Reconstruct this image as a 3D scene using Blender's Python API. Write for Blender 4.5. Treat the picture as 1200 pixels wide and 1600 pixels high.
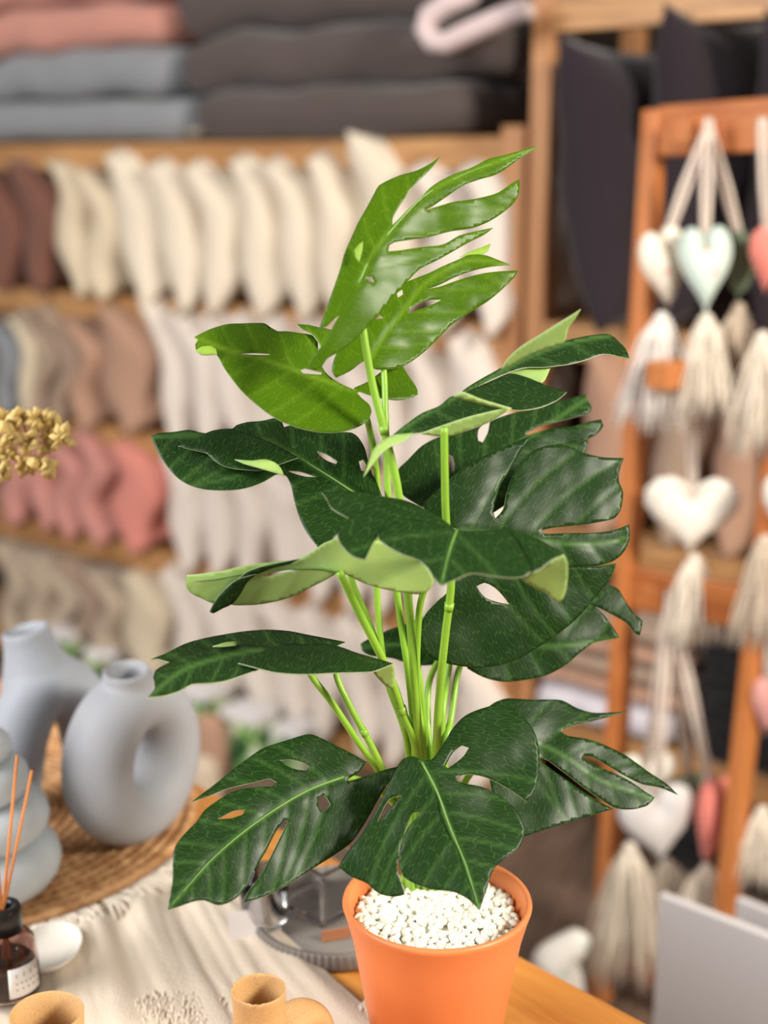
import bpy, bmesh, math, random
import numpy as np
from mathutils import Vector, Matrix, noise
from mathutils.geometry import delaunay_2d_cdt

# ------------------------------------------------------------------ scene, camera, light
scene = bpy.context.scene
COL = scene.collection
for o in list(bpy.data.objects):
    bpy.data.objects.remove(o)
random.seed(4)

F = 2100.0                      # focal length in pixels of the 1200 x 1600 frame
PITCH = math.radians(14.2)
HC = 1.453                      # camera height over the floor
CP, SP = math.cos(PITCH), math.sin(PITCH)

cam_d = bpy.data.cameras.new('camera')
cam = bpy.data.objects.new('camera', cam_d)
COL.objects.link(cam)
cam.location = (0, 0, HC)
cam.rotation_euler = (math.pi / 2 - PITCH, 0, 0)
cam_d.sensor_fit = 'VERTICAL'
cam_d.sensor_height = 36.0
cam_d.sensor_width = 27.0
cam_d.lens = F / 1600.0 * 36.0
cam_d.clip_start = 0.05
cam_d.dof.use_dof = True
cam_d.dof.focus_distance = 0.99
cam_d.dof.aperture_fstop = 2.8
scene.camera = cam

vs = scene.view_settings
vs.view_transform = 'Standard'
vs.look = 'None'
vs.gamma = 1.0
vs.use_curve_mapping = False
vs.exposure = 0.05

w = bpy.data.worlds.new('shop_daylight')
scene.world = w
w.use_nodes = True
bg = w.node_tree.nodes['Background']
bg.inputs[0].default_value = (1.0, 0.95, 0.90, 1)
bg.inputs[1].default_value = 0.31


def area_light(name, loc, target, sx, sy, power, col):
    d = bpy.data.lights.new(name, 'AREA')
    d.shape = 'RECTANGLE'
    d.size, d.size_y = sx, sy
    d.energy = power
    d.color = col
    o = bpy.data.objects.new(name, d)
    COL.objects.link(o)
    o.location = loc
    o.rotation_euler = (Vector(target) - Vector(loc)).to_track_quat('-Z', 'Y').to_euler()
    return o


# the sunny shop door to the right of the photographer, the shop window to the left
area_light('door_daylight', (2.1, -0.15, 2.35), (0.05, 1.0, 0.9), 0.5, 0.6, 125, (1.0, 0.92, 0.80))
area_light('window_daylight', (-2.3, 0.2, 2.3), (-0.5, 2.2, 1.0), 1.6, 1.5, 112, (1.0, 0.97, 0.95))


# ------------------------------------------------------------------ geometry helpers
def un(px, py, Y):
    """point on the sight line of a photo pixel, at distance Y in front of the camera"""
    a, b = (px - 600.0) / F, (800.0 - py) / F
    d = Vector((a, CP + b * SP, -SP + b * CP))
    k = Y / d.y
    return Vector((d.x * k, Y, HC + d.z * k))


def unz(px, py, z):
    """point where the sight line of a photo pixel meets the level z"""
    a, b = (px - 600.0) / F, (800.0 - py) / F
    d = Vector((a, CP + b * SP, -SP + b * CP))
    k = (z - HC) / d.z
    return Vector((d.x * k, d.y * k, z))


def lin(h):
    h = h.lstrip('#')
    out = []
    for i in (0, 2, 4):
        c = int(h[i:i + 2], 16) / 255.0
        out.append(c / 12.92 if c <= 0.04045 else ((c + 0.055) / 1.055) ** 2.4)
    return tuple(out) + (1.0,)


class MB:
    """collects geometry in world coordinates"""
    def __init__(self):
        self.v, self.f, self.s, self.m = [], [], [], []

    def add(self, verts, faces, smooth=True, mat=0):
        n = len(self.v)
        self.v += [tuple(p) for p in verts]
        for f in faces:
            self.f.append(tuple(i + n for i in f))
            self.s.append(smooth)
            self.m.append(mat)
        return self

    def box(self, c, ax, ay, az, mat=0):
        """box round centre c with half-axis vectors"""
        c, ax, ay, az = Vector(c), Vector(ax), Vector(ay), Vector(az)
        vs_ = [c + ax * i + ay * j + az * k for k in (-1, 1) for j in (-1, 1) for i in (-1, 1)]
        fs = [(0, 2, 3, 1), (4, 5, 7, 6), (0, 1, 5, 4), (2, 6, 7, 3), (0, 4, 6, 2), (1, 3, 7, 5)]
        return self.add(vs_, fs, False, mat)

    def tube(self, pts, radii, seg=8, cap=True, mat=0):
        pts = [Vector(p) for p in pts]
        n = len(pts)
        if not hasattr(radii, '__len__'):
            radii = [radii] * n
        rings, up = [], None
        for i, p in enumerate(pts):
            t = (pts[min(i + 1, n - 1)] - pts[max(i - 1, 0)])
            if t.length < 1e-9:
                t = Vector((0, 0, 1))
            t.normalize()
            if up is None:
                up = Vector((0, 0, 1)) if abs(t.z) < 0.9 else Vector((1, 0, 0))
            a = t.cross(up).normalized()
            b = a.cross(t).normalized()
            up = b
            for k in range(seg):
                th = 2 * math.pi * k / seg
                rings.append(p + (a * math.cos(th) + b * math.sin(th)) * radii[i])
        fs = []
        for i in range(n - 1):
            for k in range(seg):
                k2 = (k + 1) % seg
                fs.append((i * seg + k, i * seg + k2, (i + 1) * seg + k2, (i + 1) * seg + k))
        if cap:
            fs.append(tuple(range(seg))[::-1])
            fs.append(tuple((n - 1) * seg + k for k in range(seg)))
        return self.add(rings, fs, True, mat)

    def lathe(self, prof, c, seg=40, rmod=None, mat=0, axis=None):
        """prof: list of (radius, z); c: base point"""
        c = Vector(c)
        vs_, fs = [], []
        for (r, z) in prof:
            for k in range(seg):
                th = 2 * math.pi * k / seg
                rr = r * (rmod(th, z) if rmod else 1)
                p = Vector((rr * math.cos(th), rr * math.sin(th), z))
                if axis is not None:
                    p = axis @ p
                vs_.append(c + p)
        for i in range(len(prof) - 1):
            for k in range(seg):
                k2 = (k + 1) % seg
                fs.append((i * seg + k, i * seg + k2, (i + 1) * seg + k2, (i + 1) * seg + k))
        if prof[0][0] > 1e-5:
            fs.append(tuple(range(seg))[::-1])
        if prof[-1][0] > 1e-5:
            fs.append(tuple((len(prof) - 1) * seg + k for k in range(seg)))
        return self.add(vs_, fs, True, mat)

    def mesh(self, name, origin=(0, 0, 0)):
        me = bpy.data.meshes.new(name)
        o = Vector(origin)
        me.from_pydata([tuple(Vector(p) - o) for p in self.v], [], self.f)
        me.polygons.foreach_set('use_smooth', self.s)
        me.polygons.foreach_set('material_index', self.m)
        me.update()
        return me


def tag(o, label, cat, group=None):
    o['label'] = label
    o['category'] = cat
    if group:
        o['group'] = group
    return o


def thing(name, label, cat, loc, group=None):
    o = bpy.data.objects.new(name, None)
    o.empty_display_size = 0.02
    COL.objects.link(o)
    o.location = loc
    return tag(o, label, cat, group)


def root_loc(o):
    v = Vector(o.location)
    while o.parent:
        o = o.parent
        v += Vector(o.location)
    return v


def part(name, mb, mat, parent, label=None):
    """a part (or sub-part) of a thing; mb holds world coordinates"""
    me = mb.mesh(name, root_loc(parent)) if isinstance(mb, MB) else mb
    for m in (mat if isinstance(mat, (list, tuple)) else [mat]):
        me.materials.append(m)
    o = bpy.data.objects.new(name, me)
    COL.objects.link(o)
    o.parent = parent
    if label:
        o['label'] = label
    return o


def single(name, mb, mat, label, cat, loc, group=None):
    me = mb.mesh(name, loc)
    for m in (mat if isinstance(mat, (list, tuple)) else [mat]):
        me.materials.append(m)
    o = bpy.data.objects.new(name, me)
    COL.objects.link(o)
    o.location = loc
    return tag(o, label, cat, group)


def struct(name, mb, mat, loc=(0, 0, 0)):
    me = mb.mesh(name, loc)
    me.materials.append(mat)
    o = bpy.data.objects.new(name, me)
    COL.objects.link(o)
    o.location = loc
    o['kind'] = 'structure'
    return o


def bevel(o, width=0.003, seg=2):
    m = o.modifiers.new('bevel', 'BEVEL')
    m.width = width
    m.segments = seg
    m.limit_method = 'ANGLE'
    return o


# ------------------------------------------------------------------ materials
def new_mat(name):
    m = bpy.data.materials.new(name)
    m.use_nodes = True
    nt = m.node_tree
    return m, nt, nt.nodes['Principled BSDF']


def N(nt, typ, **kw):
    n = nt.nodes.new(typ)
    for k, v in kw.items():
        setattr(n, k, v)
    return n


def mixcol(nt, fac, a, b, blend='MIX'):
    n = N(nt, 'ShaderNodeMix', data_type='RGBA', blend_type=blend)
    for sock, v in ((n.inputs[0], fac), (n.inputs[6], a), (n.inputs[7], b)):
        if hasattr(v, 'is_output') or isinstance(v, bpy.types.NodeSocket):
            nt.links.new(v, sock)
        else:
            sock.default_value = v
    return n.outputs[2]


def fabric(name, col, var=0.12, weave=900.0, bump=0.25, rough=0.95, sheen=0.2, blotch=6.0):
    m, nt, b = new_mat(name)
    c = lin(col)
    d = tuple(x * (1 - var) for x in c[:3]) + (1,)
    tc = N(nt, 'ShaderNodeTexCoord')
    n1 = N(nt, 'ShaderNodeTexNoise')
    n1.inputs['Scale'].default_value = blotch
    n1.inputs['Detail'].default_value = 6
    nt.links.new(tc.outputs['Object'], n1.inputs['Vector'])
    nt.links.new(mixcol(nt, n1.outputs['Fac'], c, d), b.inputs['Base Color'])
    n2 = N(nt, 'ShaderNodeTexNoise')
    n2.inputs['Scale'].default_value = weave
    n2.inputs['Detail'].default_value = 2
    nt.links.new(tc.outputs['Object'], n2.inputs['Vector'])
    bp = N(nt, 'ShaderNodeBump')
    bp.inputs['Strength'].default_value = bump
    bp.inputs['Distance'].default_value = 0.002
    nt.links.new(n2.outputs['Fac'], bp.inputs['Height'])
    nt.links.new(bp.outputs['Normal'], b.inputs['Normal'])
    b.inputs['Roughness'].default_value = rough
    b.inputs['Sheen Weight'].default_value = sheen
    b.inputs['Specular IOR Level'].default_value = 0.15
    return m


def plain(name, col, rough=0.5, noise_scale=60.0, var=0.06, bump=0.0, spec=0.5, metallic=0.0, bump_scale=None):
    m, nt, b = new_mat(name)
    c = lin(col)
    d = tuple(x * (1 - var) for x in c[:3]) + (1,)
    tc = N(nt, 'ShaderNodeTexCoord')
    n1 = N(nt, 'ShaderNodeTexNoise')
    n1.inputs['Scale'].default_value = noise_scale
    n1.inputs['Detail'].default_value = 5
    nt.links.new(tc.outputs['Object'], n1.inputs['Vector'])
    nt.links.new(mixcol(nt, n1.outputs['Fac'], c, d), b.inputs['Base Color'])
    b.inputs['Roughness'].default_value = rough
    b.inputs['Specular IOR Level'].default_value = spec
    b.inputs['Metallic'].default_value = metallic
    if bump:
        n2 = N(nt, 'ShaderNodeTexNoise')
        n2.inputs['Scale'].default_value = bump_scale or noise_scale * 8
        nt.links.new(tc.outputs['Object'], n2.inputs['Vector'])
        bp = N(nt, 'ShaderNodeBump')
        bp.inputs['Strength'].default_value = bump
        bp.inputs['Distance'].default_value = 0.001
        nt.links.new(n2.outputs['Fac'], bp.inputs['Height'])
        nt.links.new(bp.outputs['Normal'], b.inputs['Normal'])
    return m


def wood(name, c1, c2, direction, rough=0.45, scale=1.0, coat=0.0):
    """grain runs along the given world direction"""
    m, nt, b = new_mat(name)
    tc = N(nt, 'ShaderNodeTexCoord')
    mp = N(nt, 'ShaderNodeMapping')
    q = Vector(direction).normalized().rotation_difference(Vector((1, 0, 0)))
    mp.vector_type = 'POINT'
    mp.inputs['Rotation'].default_value = q.to_euler()
    mp2 = N(nt, 'ShaderNodeMapping')
    mp2.inputs['Scale'].default_value = (2.2 * scale, 22 * scale, 22 * scale)
    nt.links.new(tc.outputs['Object'], mp.inputs['Vector'])
    nt.links.new(mp.outputs['Vector'], mp2.inputs['Vector'])
    n1 = N(nt, 'ShaderNodeTexNoise')
    n1.inputs['Scale'].default_value = 1.6
    n1.inputs['Detail'].default_value = 9
    n1.inputs['Roughness'].default_value = 0.62
    n1.inputs['Distortion'].default_value = 0.6
    nt.links.new(mp2.outputs['Vector'], n1.inputs['Vector'])
    cr = N(nt, 'ShaderNodeValToRGB')
    cr.color_ramp.elements[0].position = 0.34
    cr.color_ramp.elements[0].color = lin(c2)
    cr.color_ramp.elements[1].position = 0.62
    cr.color_ramp.elements[1].color = lin(c1)
    nt.links.new(n1.outputs['Fac'], cr.inputs['Fac'])
    nt.links.new(cr.outputs['Color'], b.inputs['Base Color'])
    bp = N(nt, 'ShaderNodeBump')
    bp.inputs['Strength'].default_value = 0.12
    bp.inputs['Distance'].default_value = 0.001
    nt.links.new(n1.outputs['Fac'], bp.inputs['Height'])
    nt.links.new(bp.outputs['Normal'], b.inputs['Normal'])
    b.inputs['Roughness'].default_value = rough
    b.inputs['Coat Weight'].default_value = coat
    b.inputs['Coat Roughness'].default_value = 0.3
    return m


def leaf_mat(name, top, vein, rough=0.33, fine=0.5, trans=0.12, bumpk=0.05):
    """waxy artificial leaf: colour by distance from the veins plus a fine vein net"""
    m, nt, b = new_mat(name)
    at = N(nt, 'ShaderNodeAttribute', attribute_name='leafuv')
    av = N(nt, 'ShaderNodeAttribute', attribute_name='vein')
    mp = N(nt, 'ShaderNodeMapping')
    mp.inputs['Scale'].default_value = (0.16, 0.05, 1)
    nt.links.new(at.outputs['Vector'], mp.inputs['Vector'])
    nz = N(nt, 'ShaderNodeTexNoise')
    nz.inputs['Scale'].default_value = 0.6
    nt.links.new(mp.outputs['Vector'], nz.inputs['Vector'])
    ad = N(nt, 'ShaderNodeVectorMath', operation='MULTIPLY_ADD')
    nt.links.new(nz.outputs['Color'], ad.inputs[0])
    ad.inputs[1].default_value = (0.9, 0.9, 0)
    nt.links.new(mp.outputs['Vector'], ad.inputs[2])
    vo = N(nt, 'ShaderNodeTexVoronoi', feature='DISTANCE_TO_EDGE', voronoi_dimensions='2D')
    vo.inputs['Scale'].default_value = 1.0
    nt.links.new(ad.outputs['Vector'], vo.inputs['Vector'])
    mr = N(nt, 'ShaderNodeMapRange')
    mr.inputs['From Min'].default_value = 0.0
    mr.inputs['From Max'].default_value = 0.06
    mr.inputs['To Min'].default_value = 1.0
    mr.inputs['To Max'].default_value = 0.0
    nt.links.new(vo.outputs['Distance'], mr.inputs['Value'])
    # colour mottling
    mt = N(nt, 'ShaderNodeTexNoise')
    mt.inputs['Scale'].default_value = 0.018
    mt.inputs['Detail'].default_value = 4
    nt.links.new(at.outputs['Vector'], mt.inputs['Vector'])
    c = lin(top)
    c2 = (c[0] * 1.7 + 0.004, c[1] * 1.35, c[2] * 0.9, 1)
    base = mixcol(nt, mt.outputs['Fac'], c, c2)
    mul = N(nt, 'ShaderNodeMath', operation='MULTIPLY')
    nt.links.new(mr.outputs['Result'], mul.inputs[0])
    mul.inputs[1].default_value = fine
    base = mixcol(nt, mul.outputs[0], base, lin(vein))
    mul2 = N(nt, 'ShaderNodeMath', operation='MULTIPLY')
    nt.links.new(av.outputs['Fac'], mul2.inputs[0])
    mul2.inputs[1].default_value = 0.55
    base = mixcol(nt, mul2.outputs[0], base, lin(vein))
    nt.links.new(base, b.inputs['Base Color'])
    b.inputs['Roughness'].default_value = rough
    b.inputs['Specular IOR Level'].default_value = 0.23
    bp = N(nt, 'ShaderNodeBump')
    bp.inputs['Strength'].default_value = bumpk
    bp.inputs['Distance'].default_value = 0.0004
    bp.invert = True
    nt.links.new(mr.outputs['Result'], bp.inputs['Height'])
    nt.links.new(bp.outputs['Normal'], b.inputs['Normal'])
    tr = N(nt, 'ShaderNodeBsdfTranslucent')
    nt.links.new(base, tr.inputs['Color'])
    mx = N(nt, 'ShaderNodeMixShader')
    mx.inputs[0].default_value = trans
    nt.links.new(b.outputs[0], mx.inputs[1])
    nt.links.new(tr.outputs[0], mx.inputs[2])
    nt.links.new(mx.outputs[0], nt.nodes['Material Output'].inputs['Surface'])
    return m


def glass(name, col=(1, 1, 1, 1), rough=0.02):
    m, nt, b = new_mat(name)
    b.inputs['Base Color'].default_value = col
    b.inputs['Transmission Weight'].default_value = 1.0
    b.inputs['Roughness'].default_value = rough
    b.inputs['IOR'].default_value = 1.45
    return m


# directions of the shelf wall
SA = un(800, 297, 2.85)
SA.z = 0
SB = un(0, 297, 3.85)
SB.z = 0
SDIR = (SA - SB).normalized()            # along the shelves, towards the right and nearer
SN = Vector((SDIR.y, -SDIR.x, 0))        # out of the shelves into the shop
if SN.y > 0:
    SN = -SN
UP = Vector((0, 0, 1))

M = {}
M['shelf'] = wood('honey_pine', '#C3935F', '#9B6C40', SDIR)
M['shelf_up'] = wood('honey_pine_post', '#C79060', '#A97245', UP)
M['ladder_up'] = wood('orange_stained_post', '#D2854A', '#B0642E', UP, 0.4)
M['ladder'] = wood('orange_stained_rung', '#C67A40', '#9C5424', SDIR, 0.4)
M['unit_back'] = plain('dark_back_board', '#2A1D16', 0.8)
M['wall'] = plain('warm_plaster', '#8A7A6A', 0.9, 3.0)
M['cream'] = fabric('cream_linen', '#E6D9C4')
M['white'] = fabric('white_cotton', '#E8DCD0')
M['ecru'] = fabric('ecru_linen', '#D9C9AE')
M['brown'] = fabric('brown_cotton', '#7A5346')
M['tan'] = fabric('tan_cotton', '#B58F78')
M['taupe'] = fabric('taupe_cotton', '#A58E7B')
M['pink'] = fabric('dusty_pink_cotton', '#C98D83')
M['coral'] = fabric('coral_cotton', '#DE8E80')
M['beige'] = fabric('beige_knit', '#C3B09A', 0.3, 260, 0.8)
M['charcoal'] = fabric('charcoal_cotton', '#4B4343', 0.15)
M['charcoal2'] = fabric('charcoal_brown_cotton', '#574D4B', 0.15)
M['black'] = fabric('aubergine_black_cotton', '#2F272D', 0.2)
M['jet'] = fabric('jet_black_cotton', '#141215', 0.2)
M['rose'] = fabric('rose_waffle', '#C98F80')
M['slate'] = fabric('slate_grey_cotton', '#8B8E92')
M['h_sheet'] = fabric('pale_lavender_cotton', '#D5D0D8')
M['palepink'] = fabric('pale_pink_lining', '#D9C6C6')


# ------------------------------------------------------------------ the setting
plank_mats = [wood('floor_plank_' + str(i), a, b_, (0.42, 0.9, 0), 0.55)
              for i, (a, b_) in enumerate((('#7C6759', '#54443A'), ('#8A7465', '#5F4D41'), ('#6E5A4D', '#4A3B33')))]
fl = struct('floor', MB().box((0.0, 2.6, -0.03), (5.2, 0, 0), (0, 4.4, 0), (0, 0, 0.02)), plank_mats[2])
fd = Vector((0.42, 0.9, 0)).normalized()
fp = Vector((fd.y, -fd.x, 0))
rr = random.Random(8)
for i in range(-16, 16):
    off = 0.0
    for j in range(4):
        ln = rr.uniform(0.9, 1.5)
        c = Vector((0.25, 1.6, 0)) + fp * (i * 0.125) + fd * (off + ln / 2 - 0.6 + (i % 3) * 0.3)
        o = part('plank', MB().box(c - Vector((0, 0, 0.005)), fd * (ln / 2 - 0.0015), fp * 0.061, (0, 0, 0.005)),
                 plank_mats[rr.randrange(3)], fl)
        off += ln

ctr = SA - SDIR * 0.7 - SN * 0.62
wall = struct('wall_back', MB().box(ctr + Vector((0, 0, 1.7)), SDIR * 5.0, SN * 0.04, (0, 0, 1.7)), M['wall'])


def sp(px, z, out=0.0):
    """point of the shelf front plane (moved out by `out`) at level z seen at photo column px"""
    k = (px - 600.0) / F
    base = SA + SN * out
    # X = k * (Y*CP + (HC-z)*SP)
    rhs = k * (base.y * CP + (HC - z) * SP) - base.x
    t = rhs / (SDIR.x - k * SDIR.y * CP)
    p = base + SDIR * t
    return Vector((p.x, p.y, z))


def st(px, z, out=0.0):
    return (sp(px, z, out) - SA - SN * out).dot(SDIR)


# ---- the two shelf units
SHELF_Z = [1.525, 1.135, 0.78, 0.455, 0.08]
DEP = 0.42


def shelf_unit(name, label, t0, t1, zs, ztop, rail_h, post_w=0.055, tops=()):
    c0 = SA + SDIR * (t0 + t1) / 2
    t = thing(name, label, 'shelf', (c0.x - SN.x * DEP / 2, c0.y - SN.y * DEP / 2, 0))
    for tt in (t0 + post_w / 2, t1 - post_w / 2):
        for dd in (0.022, DEP - 0.022):
            p = SA + SDIR * tt - SN * dd
            bevel(part('post', MB().box((p.x, p.y, ztop / 2), SDIR * post_w / 2, SN * 0.022, (0, 0, ztop / 2)), M['shelf_up'], t))
    L = (t1 - t0) / 2 - post_w
    for z in zs:
        p = c0 - SN * (DEP / 2)
        s = part('shelf_board', MB().box((p.x, p.y, z - 0.01), SDIR * L, SN * (DEP / 2 - 0.046), (0, 0, 0.01)), M['shelf'], t)
        q = c0 - SN * 0.016
        bevel(part('front_rail', MB().box((q.x, q.y, z - rail_h / 2), SDIR * L, SN * 0.014, (0, 0, rail_h / 2)), M['shelf'], s))
    for z in tops:
        q = c0 - SN * 0.016
        bevel(part('top_rail', MB().box((q.x, q.y, z), SDIR * L, SN * 0.014, (0, 0, 0.035)), M['shelf'], t))
    p = c0 - SN * (DEP + 0.012)
    part('back_board', MB().box((p.x, p.y, ztop / 2), SDIR * (t1 - t0) / 2, SN * 0.008, (0, 0, ztop / 2)), M['unit_back'], t)
    return t


T_R = st(815, 1.3)
T_L = st(-160, 1.1)
shelf_unit('wooden_shelf_unit', 'long honey pine shelf unit packed with pale cushions behind the plant',
           T_L, T_R, SHELF_Z, 1.545, 0.066)
T_R2 = T_R + 0.012
RZ = [1.15, 0.72, 0.28]
shelf_unit('wooden_shelf_unit', 'orange pine shelf unit holding black cushions behind the ladder rack',
           T_R2, T_R2 + 1.0, RZ, 2.05, 0.07, 0.045, tops=(1.755,))


# ------------------------------------------------------------------ cushions
def cushion_mb(front, width, h, t, lean=0.0, yaw=0.0, bend=0.0, wave=0.0, phase=0.0, seed=0, pinch=0.10, n=16, sag=0.0, droop=0.0, over=0.05):
    """soft square cushion standing on a shelf, its front edge over the point `front`"""
    rng = random.Random(seed)
    U = (-SN).copy()
    U.rotate(Matrix.Rotation(yaw, 3, 'Z'))
    Wd = Vector((-U.y, U.x, 0))
    if Wd.dot(SDIR) < 0:
        Wd = -Wd
    V = UP * math.cos(lean) - SDIR * math.sin(lean)
    vs_, fs, zl = [], [], []
    for side in (1, -1):
        for j in range(n + 1):
            for i in range(n + 1):
                u, v = -1 + 2 * i / n, -1 + 2 * j / n
                uu = math.copysign(abs(u) ** 0.8, u)
                vv = math.copysign(abs(v) ** 0.8, v)
                x = uu * (1 - pinch * (1 - vv * vv)) * width / 2
                y = vv * (1 - pinch * 0.7 * (1 - uu * uu)) * h / 2
                th = t / 2 * (max(0.0, 1 - uu ** 4) ** 0.55) * (max(0.0, 1 - abs(vv) ** 2.3) ** 0.6)
                nz = noise.noise(Vector((uu * 2.1 + seed * 7.3, vv * 2.1, side * 1.7))) * t * 0.30
                edge = (1 - uu ** 4) * (1 - vv ** 4)
                off = side * (th + nz * edge) + bend * (vv * vv - 0.4) + wave * math.sin(math.pi * vv * 1.25 + phase) \
                    + sag * (1 - vv) * 0.5
                ov = max(0.0, (-x - (width / 2 - over - .012)) / (over + .012))
                vs_.append(U * x + V * y + Wd * off - UP * (droop * min(1.2, ov)))
                zl.append((U * x + V * y + Wd * off).z)
    m = (n + 1) * (n + 1)
    for s in (0, 1):
        for j in range(n):
            for i in range(n):
                a = s * m + j * (n + 1) + i
                q = (a, a + 1, a + n + 2, a + n + 1)
                fs.append(q if s else q[::-1])
    # rests on the shelf behind its drooping front edge
    zmin = min(zl)
    c = Vector(front) + U * width / 2
    c.z = front.z - zmin + 0.001
    mb = MB()
    mb.add([p + c for p in vs_], fs, True)
    return mb, Vector((c.x, c.y, front.z))


def weld(o, d=0.0006):
    m = o.modifiers.new('weld', 'WELD')
    m.merge_threshold = d
    return o


ORD = ['first', 'second', 'third', 'fourth', 'fifth', 'sixth', 'seventh', 'eighth', 'ninth', 'tenth', 'eleventh', 'twelfth', 'thirteenth']


def cushion_row(rowname, z, items, out, group):
    """items: (px left, px right at mid height, material, colour word, height, lean, wave, width, extra word)"""
    counts = {}
    for k, it in enumerate(items):
        x0, x1, mat, word, h, lean, wave = it[:7]
        h *= 1.0 + .035 * math.sin(k * 2.3 + len(rowname))
        lean *= (1.3 if word in ('white', 'cream') else 1.0) + .3 * math.sin(k * 1.7)
        extra = it[7] if len(it) > 7 else ''
        zc = z + h * 0.5
        a, b_ = st(x0, zc, out), st(x1, zc, out)
        t = (b_ - a) * 1.0
        mid = SA + SDIR * (a + b_) / 2 + SN * out
        front = Vector((mid.x, mid.y, z))
        n = counts.get(word, 0)
        counts[word] = n + 1
        rng = random.Random(hash((rowname, k)) % 1000 if False else k * 17 + len(rowname))
        h *= 1.05 if word in ('white', 'cream') else 1.0
        mb, loc = cushion_mb(front, min(0.38, h), h, t * 1.10, lean, rng.uniform(-0.14, 0.06), rng.uniform(-0.022, 0.022), wave * 1.7 + .004,
                             rng.uniform(-1.2, 1.4), k * 3 + len(rowname), 0.125, droop=.040 if word in ('white', 'cream') else .012, over=out)
        lab = '%s cushion%s on the %s shelf row, %s %s one from the left' % (word, extra, rowname, ORD[n], word.split()[-1])
        o = single('cushion', mb, M[mat], lab, 'cushion', loc, group)
        weld(o)


R = math.radians
cushion_row('uppermost cushion', SHELF_Z[1], [
    (-40, 8, 'brown', 'brown', .35, R(6), .012), (4, 70, 'brown', 'brown', .36, R(8), .012),
    (60, 118, 'ecru', 'beige', .36, R(12), .016), (108, 168, 'ecru', 'beige', .35, R(9), .016),
    (152, 220, 'cream', 'cream', 0.375, R(10), .006), (215, 285, 'cream', 'cream', 0.365, R(9), .005),
    (280, 350, 'cream', 'cream', 0.360, R(8), .006), (345, 415, 'cream', 'cream', 0.355, R(9), .006),
    (410, 475, 'cream', 'cream', 0.375, R(9), .006), (470, 530, 'cream', 'cream', .37, R(7), .006),
    (528, 625, 'cream', 'cream', .42, R(13), .004), (635, 705, 'white', 'white', .36, R(8), .006), (705, 775, 'white', 'white', .34, R(6), .006)],
    0.06, 'cushions on the uppermost cushion row')
cushion_row('second cushion', SHELF_Z[2], [
    (-30, 12, 'slate', 'grey', .26, R(4), .01), (10, 36, 'ecru', 'beige', .3, R(4), .01), (34, 66, 'taupe', 'taupe', .32, R(6), .02),
    (62, 98, 'taupe', 'taupe', .32, R(6), .02), (92, 130, 'tan', 'tan', .31, R(4), .02), (126, 214, 'tan', 'tan', .34, R(8), .012),
    (222, 270, 'white', 'white', .37, R(12), .006), (266, 320, 'white', 'white', .37, R(12), .006),
    (316, 366, 'white', 'white', .36, R(12), .006), (362, 412, 'white', 'white', .36, R(10), .006),
    (408, 460, 'white', 'white', .36, R(10), .006), (456, 506, 'white', 'white', .35, R(9), .006),
    (502, 555, 'white', 'white', .35, R(9), .006), (552, 610, 'white', 'white', .35, R(8), .006),
    (606, 670, 'white', 'white', .35, R(7), .006), (668, 765, 'white', 'white', .36, R(6), .006)],
    0.06, 'cushions on the second cushion row')
cushion_row('third cushion', SHELF_Z[3], [
    (-20, 26, 'pink', 'pink', .28, R(5), .015), (24, 66, 'pink', 'pink', .29, R(6), .015), (64, 106, 'pink', 'pink', .29, R(7), .02),
    (102, 150, 'pink', 'pink', .31, R(8), .022), (152, 232, 'coral', 'coral', .31, R(4), .015),
    (240, 292, 'white', 'white', .32, R(6), .004), (288, 346, 'white', 'white', .32, R(6), .004),
    (342, 398, 'white', 'white', .31, R(6), .004), (394, 450, 'white', 'white', .31, R(6), .004),
    (446, 500, 'white', 'white', .31, R(6), .004), (496, 552, 'white', 'white', .31, R(6), .004),
    (548, 606, 'white', 'white', .31, R(5), .004), (602, 660, 'white', 'white', .31, R(5), .004), (656, 720, 'white', 'white', .31, R(5), .004),
    (716, 785, 'white', 'white', .31, R(5), .004)],
    0.06, 'cushions on the third cushion row')
cushion_row('lowest cushion', SHELF_Z[4], [
    (-20, 22, 'beige', 'knitted beige', .30, R(4), .02), (20, 58, 'beige', 'knitted beige', .31, R(4), .022),
    (56, 94, 'beige', 'knitted beige', .31, R(5), .022), (92, 130, 'taupe', 'taupe', .31, R(5), .022), (128, 168, 'beige', 'knitted beige', .31, R(5), .022),
    (166, 240, 'ecru', 'beige', .32, R(5), .01),
    (246, 300, 'white', 'white', .36, R(10), .006), (296, 352, 'white', 'white', .36, R(10), .006),
    (348, 404, 'white', 'white', .35, R(10), .006), (400, 458, 'white', 'white', .35, R(9), .006),
    (454, 512, 'white', 'white', .35, R(9), .006), (508, 566, 'white', 'white', .34, R(8), .006),
    (562, 622, 'white', 'white', .34, R(8), .006), (618, 680, 'white', 'white', .34, R(8), .006), (676, 770, 'white', 'white', .34, R(8), .006)],
    0.06, 'cushions on the lowest cushion row')


# big black cushions of the right unit and the brown cushions below them
def big_cushion(px0, px1, z, h, width, mat, label, lean=0.0, yaw=0.0, out=0.06, group=None, seed=1, bend=0.0, thick=None):
    zc = z + h / 2
    a, b_ = st(px0, zc, out), st(px1, zc, out)
    mid = SA + SDIR * (a + b_) / 2 + SN * out
    mb, loc = cushion_mb(Vector((mid.x, mid.y, z)), width, h, thick or (b_ - a) * 1.05, lean, yaw, bend, 0.008, 0.3, seed, 0.13, 20)
    return weld(single('cushion', mb, M[mat], label, 'cushion', loc, group))


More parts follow.
